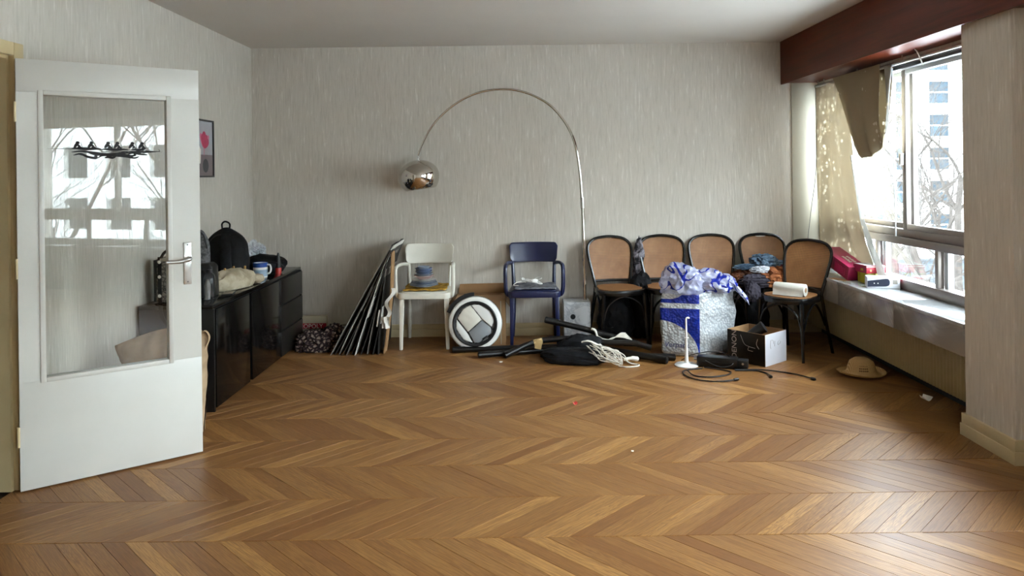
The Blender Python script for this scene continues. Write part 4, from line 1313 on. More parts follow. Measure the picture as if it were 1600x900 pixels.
def footp(s):
    k = int(s) % 4; f = s - int(s)
    a = Vector(foot[k] + (0,)); b2 = Vector(foot[(k + 1) % 4] + (0,))
    p = a.lerp(b2, f)
    # round the corners
    r = 0.14
    if f < r:
        z = Vector(foot[(k - 1) % 4] + (0,)); t2 = 0.5 + f / r / 2
        p0 = z.lerp(a, 1 - r); p1 = a.lerp(b2, r)
        p = (1 - t2) ** 2 * p0 + 2 * t2 * (1 - t2) * a + t2 * t2 * p1
    elif f > 1 - r:
        c = Vector(foot[(k + 2) % 4] + (0,)); t2 = (f - 1 + r) / r / 2
        p0 = a.lerp(b2, 1 - r); p1 = b2.lerp(c, r)
        p = (1 - t2) ** 2 * p0 + 2 * t2 * (1 - t2) * b2 + t2 * t2 * p1
    return p
for j in range(NV + 1):
    v = j / NV
    for i in range(NU):
        s = 4 * i / NU
        p = footp(s)
        k = 0.94 + 0.08 * math.sin(PI * min(1, v * 0.95 + 0.05)) ** 0.6 + 0.02 * math.sin(v * 17 + s * 2) * 0.5
        if v < 0.06: k *= 0.93 + 0.07 * (v / 0.06)
        if v > 0.93: k *= 1 - 0.5 * ((v - 0.93) / 0.07) ** 2
        q = p * k
        nn = noise.noise(Vector((q.x * 26, q.y * 26, v * 13))) * 0.006 + noise.noise(Vector((q.x * 7, q.y * 7, v * 4))) * 0.012
        d = p.normalized()
        vs.append((q.x + d.x * nn, q.y + d.y * nn, 0.003 + 0.50 * v + nn * 0.3))
fs = []
for j in range(NV):
    for i in range(NU):
        i2 = (i + 1) % NU
        fs.append((j * NU + i, j * NU + i2, (j + 1) * NU + i2, (j + 1) * NU + i))
fs.append(tuple(range(NU))[::-1]); fs.append(tuple(NV * NU + i for i in range(NU)))
me = MB().add(vs, fs).mesh('filled_sack', 'peanut', sharp=80)
ul = me.uv_layers.new(name='UVMap')
for pol in me.polygons:
    us = []
    for li in pol.loop_indices:
        vi = me.loops[li].vertex_index
        us.append((vi % NU) / NU)
    for li, uq in zip(pol.loop_indices, us):
        vi = me.loops[li].vertex_index
        if max(us) - min(us) > 0.5 and uq < 0.5: uq += 1
        ul.data[li].uv = (uq, (vi // NU) / NV)
put('filled_sack', me, bg_o)
fm = MB()
fm.blob((-0.12, -0.035, 0.54), (0.165, 0.12, 0.14), 2, 0.42, 1.15, 5, floor=0.47, ridge=0.6)
fm.build('gathered_film', 'film', bg_o)
fm = MB()
fm.blob((0.10, 0.0, 0.53), (0.18, 0.13, 0.105), 17, 0.42, 1.2, 5, floor=0.47, ridge=0.6)
fm.build('folded_film', 'film', bg_o)
MB().grid(lambda u, v: (0.16 + 0.21 * u, -0.02 - 0.02 * u + (v - 0.5) * 0.13, 0.565 - 0.15 * u * u + 0.022 * math.sin(v * 11 + u * 4) - 0.03 * abs(v - 0.5)), 16, 14, th=0.001, nrm=(0, 0, 1)).build('film_tail', 'film', bg_o)
tm = text_mesh('Verpack', 0.055, 0.0004, 0.15)
M['inkblue'] = plain('dark_blue_print', '161c5c', 0.4)
tm.materials.append(M['inkblue'])
t = put('lettering', tm, bg_o)
t.location = (-0.275, -0.093, 0.075)
t.rotation_euler = (PI / 2, 0, -0.311)

# ------------------------------------------------------------------ white stand, black device, carton, leads
ws = thing('white_stand', 'slim white upright stand with round base and hooked top', 'stand', (1.2, 5.335, 0))
MB().lathe([(0, 0), (0.083, 0), (0.085, 0.006), (0.078, 0.012), (0.03, 0.017), (0.013, 0.024), (0, 0.024)], 36).build('base', 'whiteplastic', ws)
MB().lathe([(0.0155, 0.018), (0.011, 0.10), (0.0075, 0.20), (0.0065, 0.335), (0, 0.335)], 12).build('stem', 'whiteplastic', ws)
MB().tube(curve([(0, 0, 0.328), (0.004, 0, 0.341), (0.016, 0, 0.344), (0.022, 0, 0.338)], 4), 0.006, 8).build('hook', 'whiteplastic', ws)
MB().box(-0.016, 0.018, -0.012, 0.004, 0.198, 0.203).build('small_shelf', 'whiteplastic', ws, bevel=0.002)
bd = thing('black_device', 'flat black metal device lying before the peanut bag', 'device', (1.42, 5.285, 0), -0.36)
MB().box(-0.15, 0.13, -0.045, 0.045, 0.004, 0.075).build('housing', 'pole', bd, bevel=0.006)
MB().box(0.13, 0.20, -0.035, 0.035, 0.012, 0.066).build('end_block', 'rubber', bd, bevel=0.004)
MB().box(-0.11, 0.10, -0.047, -0.044, 0.034, 0.044).build('slot', 'recess', bd)
MB().tube([(0.165, -0.036, 0.042), (0.165, -0.038, 0.042)], 0.008, 12).build('screw', 'steel', bd)
MB().tube([(-0.15, 0, 0.05), (-0.175, 0, 0.05)], 0.012, 10).build('connector', 'steel', bd)
M['cabl'] = plain('black_cable_rubber', '0f0f11', 0.45)
def lead(label, pts, r=0.0045, plug=True):
    o = thing('cable', label, 'cable', pts[0], 0, 'black cables on the parquet')
    P = [tuple(Vector(p) - Vector(pts[0])) for p in pts]
    C = curve(P, 6)
    MB().tube(C, r, 7).build('lead', 'cabl', o)
    if plug:
        d = (C[-1] - C[-2]).normalized()
        MB().tube([C[-1] - d * 0.004, C[-1] + d * 0.018, C[-1] + d * 0.03], [r * 1.9, r * 2.2, r * 1.6], 10).build('plug', 'cabl', o)
lead('black cable looping in front of the stand and ending in a plug', [(1.285, 5.23, 0.006), (1.17, 5.20, 0.006), (1.128, 5.13, 0.006), (1.14, 5.018, 0.006), (1.204, 4.937, 0.006), (1.322, 4.901, 0.006), (1.425, 4.925, 0.01)])
lead('black cable forming a wide loop in front of the stand', [(1.165, 5.165, 0.014), (1.188, 5.05, 0.006), (1.287, 5.011, 0.006), (1.407, 5.053, 0.006), (1.46, 5.13, 0.006), (1.40, 5.20, 0.006), (1.30, 5.235, 0.014)], plug=False)
lead('long black cable running right past the dark carton', [(1.50, 5.185, 0.006), (1.60, 5.185, 0.006), (1.718, 5.165, 0.006), (1.869, 5.064, 0.006), (1.94, 4.93, 0.01)])
lead('short black cable ending before the dark carton', [(1.50, 5.165, 0.006), (1.64, 5.15, 0.006), (1.69, 5.088, 0.006), (1.69, 5.005, 0.01)])
lead('thin black cable arching up over the black device', [(1.19, 5.46, 0.006), (1.25, 5.43, 0.05), (1.30, 5.35, 0.085), (1.38, 5.31, 0.105), (1.47, 5.30, 0.09), (1.50, 5.21, 0.045), (1.43, 5.20, 0.02), (1.36, 5.215, 0.035), (1.31, 5.24, 0.06)], 0.003, False)
# open carton with a dark printed side and a white side
cx = thing('open_carton', 'open carton with black printed side and white side, hose inside', 'box', (1.742, 5.258, 0), math.atan2(0.179, 0.213))
M['boxblack'] = plain('black_print_card', '0d0c0e', 0.3, var=0.15)
M['boxwhite'] = plain('white_print_card', 'd6d7de', 0.5, var=0.03)
W_, D_, H_ = 0.278, 0.312, 0.227
MB().box(0.004, W_ - 0.004, 0.004, D_ - 0.004, 0.001, 0.006).build('bottom', 'cardboard', cx)
def side(nm, x0, x1, y0, y1, mi_out, face):
    m = MB().box(x0, x1, y0, y1, 0.001, H_)
    f = {'-y': 2, '+x': 3, '+y': 4, '-x': 5}[face]
    m.mi = [0] * 6
    m.mi[f] = 1
    return m.build(nm, ['cardboard', mi_out], cx)
side('wall_panel', 0, W_, 0, 0.004, 'boxwhite', '-y')
bl = side('wall_panel', 0, 0.004, 0.004, D_, 'boxblack', '-x')
side('wall_panel', W_ - 0.004, W_, 0.004, D_, 'boxwhite', '+x')
side('wall_panel', 0.004, W_ - 0.004, D_ - 0.004, D_, 'boxblack', '+y')
tm = text_mesh('DENON', 0.058, 0.0004)
M['silver'] = plain('silver_print', 'c3b7b2', 0.4)
tm.materials.append(M['silver'])
t = put('lettering', tm, bl)
t.matrix_local = Matrix(((0, 0, -1, -0.0008), (0, -1, 0, 0.262), (1, 0, 0, 0.022), (0, 0, 0, 1))) @ Matrix.Identity(4)
t.matrix_local = Matrix.Translation((-0.0008, 0.235, 0.018)) @ Matrix(((0, 0, -1, 0), (0, 1, 0, 0), (1, 0, 0, 0), (0, 0, 0, 1)))
# printed thin line drawing on the black side and a pencilled scrawl on the white side
pr = MB()
for P in ([(0.20, 0.20), (0.17, 0.14), (0.13, 0.125), (0.08, 0.12)], [(0.13, 0.125), (0.14, 0.10), (0.10, 0.095)], [(0.06, 0.19), (0.07, 0.15), (0.05, 0.12)]):
    pr.tube(curve([(-0.0006, y, z) for y, z in P], 4), 0.0012, 4)
pr.build('printed_drawing', 'silver', bl)
sc = MB()
for P in ([(0.07, 0.18), (0.065, 0.14), (0.07, 0.12)], [(0.07, 0.18), (0.10, 0.175), (0.105, 0.15)], [(0.12, 0.13), (0.125, 0.17)], [(0.19, 0.165), (0.165, 0.155), (0.165, 0.135), (0.19, 0.14), (0.20, 0.155)]):
    sc.tube(curve([(x, -0.0005, z) for x, z in P], 4), 0.0012, 4)
sc.build('pencil_scrawl', 'card_grey', cx)
hs = thing('black_hose', 'thick black hose end sticking out of the open carton', 'hose', (1.70, 5.47, 0.01))
MB().tube([(-0.045, 0.05, 0.06), (-0.02, 0.02, 0.14), (0.055, -0.02, 0.212), (0.085, -0.03, 0.235)], [0.036, 0.037, 0.039, 0.040], 18).build('hose', 'rubber', hs)
MB().tube([(0.082, -0.029, 0.233), (0.094, -0.034, 0.242)], 0.043, 18).build('collar', 'rubber', hs)
MB().tube([(-0.06, 0.06, 0), (-0.045, 0.05, 0.07)], 0.034, 14).build('lower_end', 'rubber', hs)
# ------------------------------------------------------------------ clothes and paper roll on the cane chairs
M['jeans'] = fabric('blue_grey_denim', '3c4d5e', '627586', 9)
M['orange'] = fabric('rust_orange_cotton', '7a4426', 'c07a4c', 10)
M['brown'] = fabric('dark_brown_cotton', '3f2314', '6a3d22', 10)
M['wine'] = fabric('wine_red_cotton', '4a1320', '74202f', 10)
M['plum'] = fabric('dark_plum_grey_cotton', '2f2b33', '4d4852', 10)
M['palecloth'] = fabric('pale_grey_cotton', 'a6a9b0', 'd2d4d8', 10)
G = 'clothes heaped on the corner chair'
def garment(label, loc, parts, mat):
    o = thing('garment', label, 'clothes', loc, 0, G)
    for i, (c, r, s, fl0) in enumerate(parts):
        MB().blob(c, r, s, 0.55, 2.1, 4, floor=fl0, ridge=0.8, rot=0.3 * i).build(('body', 'sleeve', 'fold')[i % 3], mat, o)
ZS = 0.459
garment('dark plum grey garment hanging over the front of the corner chair', (1.92, 5.93, ZS), [((0, 0.03, 0.045), (0.13, 0.07, 0.055), 31, 0.0), ((-0.06, -0.03, -0.02), (0.06, 0.035, 0.08), 33, None)], 'plum')
garment('dark brown garment at the left of the clothes heap', (1.88, 6.07, ZS), [((0, 0, 0.06), (0.13, 0.11, 0.075), 35, 0.0), ((-0.09, -0.04, 0.07), (0.07, 0.05, 0.035), 36, 0.0)], 'brown')
garment('rust orange shirt crumpled in the middle of the clothes heap', (2.06, 6.00, ZS), [((0.0, 0.0, 0.07), (0.125, 0.12, 0.085), 40, 0.0), ((0.03, -0.07, 0.05), (0.09, 0.05, 0.06), 41, 0.0)], 'orange')
garment('wine red garment behind the orange shirt', (2.11, 6.07, ZS + 0.10), [((0, 0, 0.035), (0.09, 0.07, 0.045), 44, 0.0)], 'wine')
garment('pale grey garment tucked under the blue jeans', (1.96, 5.98, ZS + 0.115), [((0, 0, 0.02), (0.085, 0.05, 0.028), 47, 0.0)], 'palecloth')
garment('blue-grey jeans on top of the clothes heap', (1.98, 6.06, ZS + 0.14), [((0.02, 0.0, 0.055), (0.10, 0.08, 0.055), 51, 0.0), ((-0.13, -0.03, 0.015), (0.10, 0.045, 0.022), 52, None), ((0.12, -0.01, 0.035), (0.10, 0.045, 0.025), 53, None)], 'jeans')
M['mottle'] = fabric('black_and_grey_mottled_cloth', '131216', '8f8a92', 16, thr=(0.42, 0.62))
gm = thing('cloth_bag', 'black and grey mottled cloth stuffed behind the two left cane chairs', 'bag', (1.03, 6.28, 0))
MB().blob((0.0, 0.055, 0.60), (0.05, 0.028, 0.215), 61, 0.4, 1.8, 4, ridge=0.6).build('upper_cloth', 'mottle', gm)
MB().blob((0, -0.02, 0.26), (0.10, 0.09, 0.27), 63, 0.3, 1.6, 4, floor=0.002, ridge=0.5, sq=2.8).build('lower_bag', 'blackcloth', gm)
for lab, x, y, rx, ry, rz, sd in (('black bag under the cane chair nearest the arc lamp', 0.80, 6.14, 0.14, 0.11, 0.19, 71), ('black bag under the cane chairs behind the peanut bag', 1.44, 6.10, 0.20, 0.12, 0.17, 73), ('black crumpled bag beneath the heap of clothes', 1.89, 6.03, 0.13, 0.10, 0.20, 75)):
    o = thing('black_bag', lab, 'bag', (x, y, 0), 0, 'black bags stuffed under the chairs')
    MB().blob((0, 0, rz * 0.93), (rx, ry, rz), sd, 0.3, 1.8, 4, floor=0.002, ridge=0.6, sq=2.6).build('sack', 'blackcloth', o)
    MB().tube(curve([(-rx * 0.4, -ry * 0.6, rz * 1.6), (-rx * 0.2, -ry * 0.8, rz * 1.95), (rx * 0.2, -ry * 0.8, rz * 1.95), (rx * 0.4, -ry * 0.6, rz * 1.6)], 4), 0.009, 6, flat=(1.6, 0.5)).build('carry_strap', 'blackcloth', o)
M['towel'] = plain('white_paper_towel', 'c2beb3', 0.85, var=0.03, scale=60, bump=0.2)
pt = thing('paper_towel_roll', 'white paper towel roll lying on the angled cane chair', 'paper roll', (2.03, 5.55, 0.460), -0.72)
R0 = 0.046
ax = [Vector((-0.115, 0, R0)), Vector((0.115, 0, R0))]
prf = [(0.018, -0.115), (R0 * 0.97, -0.115), (R0, -0.112), (R0, 0.112), (R0 * 0.97, 0.115), (0.018, 0.115)]
MY = Matrix.Translation((0, 0, R0)) @ Matrix.Rotation(PI / 2, 4, 'Y')
MB().lathe(prf[1:5] + [(0.0175, 0.115), (0.0175, 0.06), (0, 0.06)], 28, M4=MY).build('paper', 'towel', pt, sharp=50)
MB().lathe([(0.0175, 0.118), (0.0175, 0.062), (0.0155, 0.062), (0.0155, 0.118), (0.0175, 0.118)], 20, M4=MY).build('core_tube', 'cardboard', pt)
MB().grid(lambda u, v: (-0.112 + 0.224 * u, -R0 - 0.0005 - 0.012 * v * v + 0.003 * math.sin(u * 9), R0 * (1 - 0.93 * v)), 10, 6, th=0.001, nrm=(0, -1, 0)).build('loose_sheet', 'towel', pt)

# ------------------------------------------------------------------ boxes on the window sill
M['magenta'] = plain('magenta_print_card', 'b8235c', 0.4, var=0.04)
M['magenta_d'] = plain('dark_magenta_print_card', '8f1740', 0.4, var=0.04)
M['redbox'] = plain('red_print_card', 'b01f34', 0.35, var=0.04)
M['olive'] = plain('olive_green_card', '9a9a1c', 0.5, var=0.04)
M['darkprint'] = plain('dark_navy_print', '20263a', 0.4, var=0.1)
mg = thing('magenta_box', 'long magenta carton tilted on the sill beside the curtain', 'box', (2.475, 5.42, 0.583))
RX = Matrix.Rotation(0.235, 4, 'X') @ Matrix.Rotation(0.05, 4, 'Z')
m = MB().box(-0.075, 0.07, 0.0, 0.44, 0.001, 0.105, M4=RX)
m.mi = [0, 0, 1, 1, 1, 1]
m.build('carton', ['magenta', 'magenta_d'], mg, bevel=0.002)
ln = MB()
for k, (x0, x1) in enumerate(((-0.02, 0.002), (0.012, 0.034))):
    for j in range(6):
        ln.box(x0, x1 - 0.004 * (j % 2), 0.10 + 0.022 * j, 0.117 + 0.022 * j, 0.1055, 0.1062, M4=RX)
ln.build('white_print', 'letter', mg)
ln = MB()
for j in range(7):
    ln.box(-0.0757, -0.0751, 0.05 + 0.024 * j, 0.064 + 0.024 * j, 0.02 + 0.003 * (j % 2), 0.075, M4=RX)
ln.build('side_print', 'magenta', mg)
gr = thing('olive_box', 'olive green carton under the red box on the sill', 'box', (2.475, 5.262, 0.5805), 0.08)
MB().box(0, 0.10, 0, 0.135, 0, 0.075).build('carton', 'olive', gr, bevel=0.002)
MB().box(-0.0005, 0.1005, 0.1, 0.103, 0.0, 0.0755).build('lid_seam', 'darkprint', gr)
rb = thing('red_box', 'flat red carton on top of the olive box', 'box', (2.475, 5.262, 0.6565), 0.10)
m = MB().box(-0.015, 0.125, -0.012, 0.16, 0, 0.055)
m.mi = [0, 2, 0, 0, 0, 1]
m.build('carton', ['redbox', 'magenta_d', 'boxwhite'], rb, bevel=0.002)
MB().box(-0.0158, -0.0152, 0.03, 0.06, 0.015, 0.03).build('yellow_label', 'olive', rb)
MB().box(-0.015, 0.125, -0.0128, -0.0122, 0.043, 0.048).build('white_line', 'letter', rb)
MB().box(0.012, 0.024, -0.0128, -0.0122, 0.012, 0.026).build('emblem', 'tape', rb)
wb = thing('white_box', 'white carton printed with a dark cylindrical speaker on the sill', 'box', (2.392, 5.095, 0.5805), -0.30)
MB().box(0, 0.205, 0, 0.10, 0, 0.075).build('carton', 'boxwhite', wb, bevel=0.002)
cap = []
for k in range(13):
    a = math.radians(-90 + 180 * k / 12)
    cap.append((0.128 + 0.014 * math.cos(a), 0.041 + 0.024 * math.sin(a)))
MB().prism([(0.003, 0.008), (0.118, 0.013)] + cap + [(0.118, 0.066), (0.003, 0.048)], -0.0012, -0.0004, 'y').build('speaker_print', 'darkprint', wb)
dots = MB()
for x in (0.045, 0.068):
    dots.tube([(x, -0.0012, 0.033), (x, -0.0018, 0.033)], 0.004, 10)
dots.build('button_print', 'letter', wb)
MB().box(0.2045, 0.2056, 0.01, 0.09, 0.005, 0.07).build('end_label', 'redbox', wb)
MB().box(0.16, 0.19, -0.0012, -0.0004, 0.03, 0.06).build('grey_print', 'card_grey', wb)
cp2 = thing('cardboard_scrap', 'small flat cardboard piece at the end of the sill', 'cardboard', (2.365, 5.50, 0.5805), 0.3)
MB().box(-0.03, 0.03, -0.10, 0.06, 0, 0.005).build('sheet', 'cardboard', cp2, bevel=0.001)

# ------------------------------------------------------------------ things on the sideboard
ZT = 0.637
M['strapgrey'] = fabric('charcoal_webbing', '0e0f12', '1a1c21', 40)
bp = thing('backpack', 'black backpack standing on the sideboard', 'backpack', (-2.075, 5.30, ZT))
def bpk(u, v):
    a = 2 * PI * u
    z = 0.40 * v
    w = 0.155 * (1 - 0.12 * v - 0.78 * max(0, (v - 0.62) / 0.38) ** 2.6)
    d = 0.10 * (1 - 0.25 * v - 0.6 * max(0, (v - 0.7) / 0.3) ** 2)
    e = 0.65
    x = w * math.copysign(abs(math.cos(a)) ** e, math.cos(a)); y = d * math.copysign(abs(math.sin(a)) ** e, math.sin(a))
    nn = 1 + 0.04 * noise.noise(Vector((x * 14, y * 14, z * 14)))
    return (x * nn, y * nn - 0.02 * v, z)
MB().grid(bpk, 40, 26).lathe([(0, 0.399), (0.02, 0.397)], 12, c=(0, -0.02, 0)).build('body', 'blackcloth', bp, sharp=70)
MB().grid(lambda u, v: (0.012 + 0.075 * (u - 0.5) * 1.0 + 0.035 * (1 - v), -0.122 + 0.055 * v ** 3 - 0.012 * math.sin(PI * u) , 0.03 + 0.33 * v), 8, 20, th=0.012, nrm=(0, 1, 0)).build('shoulder_strap', 'strapgrey', bp, bevel=0.003)
MB().tube(curve([(-0.025, -0.02, 0.385), (-0.028, -0.02, 0.425), (-0.005, -0.02, 0.442), (0.026, -0.02, 0.425), (0.024, -0.02, 0.385)], 5), 0.0065, 8).build('grab_loop', 'blackcloth', bp)
MB().tube(curve([(-0.12, -0.085, 0.10), (-0.11, -0.085, 0.26), (-0.05, -0.075, 0.345), (0.05, -0.07, 0.35)], 5), 0.004, 6).build('zip', 'rubber', bp)
mk = thing('black_pouch', 'flat black pouch lying behind the mug on the sideboard', 'pouch', (-2.00, 5.86, ZT), 0.0)
MB().blob((0, 0, 0.06), (0.17, 0.12, 0.085), 81, 0.25, 1.5, 4, floor=0.001, ridge=0.4, rot=0.3).build('pouch', 'blackcloth', mk)
MB().tube(curve([(0.06, -0.10, 0.10), (0.12, -0.08, 0.085), (0.165, -0.03, 0.05)], 4), 0.004, 6).build('zip', 'rubber', mk)
gc = thing('grey_cloth', 'crumpled pale grey cloth behind the backpack on the sideboard', 'cloth', (-2.17, 6.06, ZT))
MB().blob((0, 0, 0.095), (0.095, 0.10, 0.125), 85, 0.5, 2.0, 4, floor=0.001, ridge=0.8).build('cloth', 'palecloth', gc)
MB().blob((0.05, -0.02, 0.17), (0.06, 0.06, 0.04), 88, 0.5, 2.2, 4, ridge=0.8).build('fold', 'palecloth', gc)
mu = thing('mug', 'white mug with blue upper band on the sideboard', 'mug', (-1.945, 5.60, ZT))
M['mugblue'] = plain('cobalt_blue_glaze', '25468e', 0.2, var=0.05)
M['mugpale'] = plain('pale_blue_print_glaze', '93a6b8', 0.25, var=0.12, scale=30)
MB().lathe([(0, 0), (0.048, 0), (0.051, 0.004), (0.053, 0.075), (0.054, 0.108), (0.050, 0.108), (0.049, 0.075), (0.046, 0.008), (0, 0.008)], 32).build('body', 'appl', mu)
MB().lathe([(0.0540, 0.078), (0.0553, 0.110), (0.0505, 0.112), (0.0500, 0.100)], 32).build('blue_band', 'mugblue', mu)
MB().lathe([(0.0519, 0.010), (0.0538, 0.060)], 32).build('printed_band', 'mugpale', mu)
MB().tube(curve([(0.052, -0.005, 0.095), (0.075, -0.01, 0.092), (0.083, -0.012, 0.065), (0.074, -0.01, 0.035), (0.052, -0.005, 0.028)], 5), 0.007, 8).build('handle', 'appl', mu)
cn = thing('cone_bottle', 'black cone shaped nozzle bottle with red base on the sideboard', 'bottle', (-1.875, 5.80, ZT))
M['redcap'] = plain('red_plastic', 'b52a22', 0.35, var=0.05)
MB().lathe([(0, 0), (0.023, 0), (0.0235, 0.004), (0.0235, 0.04), (0.021, 0.045), (0, 0.045)], 24).build('red_base', 'redcap', cn)
MB().lathe([(0.020, 0.044), (0.0195, 0.075), (0.015, 0.12), (0.0075, 0.155), (0.004, 0.162), (0, 0.163)], 20).build('black_cone', 'rubber', cn)
bt = thing('water_bottle', 'clear plastic bottle near the front end of the sideboard', 'bottle', (-1.915, 4.60, ZT))
MB().lathe([(0, 0), (0.034, 0), (0.036, 0.006), (0.036, 0.13), (0.03, 0.155), (0.016, 0.168), (0.016, 0.172), (0, 0.172)], 28).build('body', 'clear', bt)
MB().lathe([(0, 0.003), (0.017, 0.003), (0.018, 0.09), (0.01, 0.125), (0, 0.13)], 16, c=(-0.010, -0.004, 0)).build('inner_highlight', 'card_grey', bt)  # pale insert stands in for the whitish highlights inside the bottle
MB().lathe([(0.017, 0.168), (0.0185, 0.170), (0.0185, 0.186), (0.016, 0.188), (0, 0.188)], 20).build('cap', 'rubber', bt)
M['canvas'] = fabric('natural_canvas', '938871', 'b0a48e', 12, 0.2)
M['woodpeg'] = plain('wooden_peg', 'b58e4f', 0.6)
po = thing('canvas_pouch', 'beige canvas pouch closed with wooden pegs on the sideboard', 'pouch', (-1.955, 5.10, ZT), -0.30)
MB().blob((0, -0.03, 0.045), (0.095, 0.20, 0.085), 91, 0.22, 1.3, 4, floor=0.001, ridge=0.5, sq=2.4).build('pouch', 'canvas', po)
MB().blob((0.045, 0.19, 0.035), (0.045, 0.06, 0.035), 93, 0.3, 2.0, 3, floor=0.001, ridge=0.5).build('rolled_end', 'canvas', po)
for y, z in ((-0.09, 0.115), (0.0, 0.118), (0.12, 0.105)):
    MB().box(-0.006, 0.006, y - 0.005, y + 0.005, z - 0.025, z + 0.028).build('peg', 'woodpeg', po, bevel=0.001)
pr = MB()
for j in range(2):
    for k in range(5 - j * 2):
        pr.box(0.0815 - 0.004 * j, 0.083 - 0.004 * j, -0.12 + 0.028 * k, -0.10 + 0.028 * k, 0.066 - 0.014 * j, 0.071 - 0.014 * j)
pr.build('faded_print', 'plum', po)
bx = thing('black_case', 'black plastic case behind the clear bottle on the sideboard', 'case', (-2.02, 4.74, ZT), 0.1)
MB().prism([(-0.09, 0), (0.09, 0), (0.085, 0.19), (0.06, 0.215), (-0.09, 0.20)], -0.06, 0.06, 'y').build('case', 'rubber', bx, bevel=0.01)
MB().tube(curve([(-0.03, -0.062, 0.15), (-0.02, -0.085, 0.175), (0.03, -0.085, 0.175), (0.04, -0.062, 0.15)], 4), 0.006, 8).build('handle', 'rubber', bx)
ph = thing('phone', 'dark phone lying on the sideboard before the canvas pouch', 'phone', (-1.885, 4.83, ZT), 0.2)
MB().box(-0.035, 0.035, -0.07, 0.07, 0, 0.009).build('body', 'rubber', ph, bevel=0.003)
MB().box(-0.031, 0.031, -0.064, 0.064, 0.009, 0.0095).build('screen', 'lacquer', ph)
mb2 = thing('mesh_bag', 'rounded dark grey mesh bag beside the backpack, half behind door', 'bag', (-2.17, 5.02, ZT))
M['meshgrey'] = fabric('dark_grey_mesh', '3f3f40', '6a6a6a', 60)
MB().blob((0, 0, 0.20), (0.085, 0.06, 0.205), 95, 0.12, 1.5, 4, floor=0.001, ridge=0.3, sq=2.6).build('bag', 'meshgrey', mb2)
MB().tube(curve([(-0.08, -0.03, 0.28), (-0.06, -0.04, 0.37), (0, -0.045, 0.405), (0.06, -0.04, 0.37), (0.08, -0.03, 0.28)], 5), 0.006, 6).build('piping', 'rubber', mb2)
# quilted handbag seen through the glass of the door
def quilt(name):
    t = NT(name)
    v = t.n('ShaderNodeTexVoronoi', feature='DISTANCE_TO_EDGE')
    v.inputs['Scale'].default_value = 48
    t.link(t.obj(), v.inputs['Vector'])
    t.set(Base_Color=t.ramp(v.outputs[0], [(0.02, lin('2e2b29')), (0.09, lin('6f6963')), (0.2, lin('857e76'))]), Roughness=0.6)
    t.bump(v.outputs[0], 0.5, 0.01)
    return t.m
M['quilt'] = quilt('grey_snake_pattern_leather')
qb = thing('handbag', 'grey snake patterned handbag with black straps seen through door glass', 'handbag', (-2.11, 4.555, ZT))
MB().prism([(-0.10, 0), (0.13, 0), (0.12, 0.27), (-0.09, 0.275)], -0.055, 0.055, 'y').build('body', 'quilt', qb, bevel=0.02, segs=3)
for x in (-0.06, 0.085):
    s_ = MB().grid(lambda u, v, x=x: (x + (u - 0.5) * 0.022, -0.0595 - 0.002 * math.sin(PI * v), 0.0 + 0.28 * v), 2, 8, th=0.004, nrm=(0, -1, 0)).build('strap', 'rubber', qb)
    for z in (0.045, 0.16, 0.25):
        MB().tube([(x, -0.063, z), (x, -0.068, z)], 0.011, 12).build('ring', 'chrome', s_)
MB().tube(curve([(-0.06, -0.05, 0.27), (-0.03, -0.05, 0.31), (0.03, -0.03, 0.325), (0.085, -0.05, 0.27)], 5), 0.009, 8).build('handle', 'rubber', qb)
MB().box(-0.10, -0.085, -0.058, 0.058, 0.01, 0.26).build('side_gusset', 'rubber', qb)
hs2 = thing('hanging_strap', 'black strap with metal clip hanging down the end of the sideboard', 'strap', (-2.12, 4.40, ZT))
MB().grid(lambda u, v: ((u - 0.5) * 0.022 + 0.10 * v * v, -0.006 - 0.004 * math.sin(v * 5), 0.004 - 0.19 * v), 2, 14, th=0.003, nrm=(0, -1, 0)).build('strap', 'rubber', hs2)
MB().tube(curve([(0.10, -0.012, -0.18), (0.095, -0.014, -0.20), (0.105, -0.014, -0.225), (0.112, -0.014, -0.20), (0.104, -0.013, -0.185)], 4), 0.003, 6).build('clip', 'chrome', hs2)
# paper sack between door and sideboard
M['kraft'] = fabric('brown_kraft_paper', '9a8265', 'b59a7a', 5, 0.15, 0.7)
ks = thing('paper_sack', 'crumpled brown paper sack behind the door glass', 'bag', (-1.96, 4.07, 0))
poly = [(-0.20, 0), (0.22, 0), (0.245, 0.30), (0.25, 0.50), (0.20, 0.565), (0.08, 0.575), (-0.08, 0.53), (-0.20, 0.49), (-0.268, 0.475), (-0.262, 0.455), (-0.225, 0.37)]
def sack(front):
    def f(u, v):
        # sweep the outline at height v
        def edge(side, z):
            pts = [p for p in ([poly[0], poly[10], poly[9], poly[8]] if side < 0 else [poly[1], poly[2], poly[3]])]
            for (x0, z0), (x1, z1) in zip(pts, pts[1:]):
                if z <= z1: return x0 + (x1 - x0) * (z - z0) / max(1e-6, z1 - z0)
            return pts[-1][0]
        xs = -0.24 + 0.49 * u
        top = 0.475 + 0.10 * math.sin(min(1, u / 0.75) * PI / 2) - 0.06 * max(0, (u - 0.8) / 0.2) ** 2
        z = top * v
        l, r = edge(-1, min(z, 0.47)), edge(1, min(z, 0.5))
        x = l + (r - l) * u
        th = 0.10 * (1 - 0.85 * v ** 2) * (1 - (2 * u - 1) ** 8 * 0.9)
        c = 0.018 * (1 - 2 * abs(noise.noise(Vector((u * 5, v * 5, 3 if front else 8))))) + 0.01 * noise.noise(Vector((u * 11, v * 9, 1)))
        return (x, (-th if front else th) + c, z + 0.001)
    return f
MB().grid(sack(True), 40, 40).build('front_face', 'kraft', ks, sharp=25)
MB().grid(sack(False), 40, 40).build('rear_face', 'kraft', ks, sharp=25)
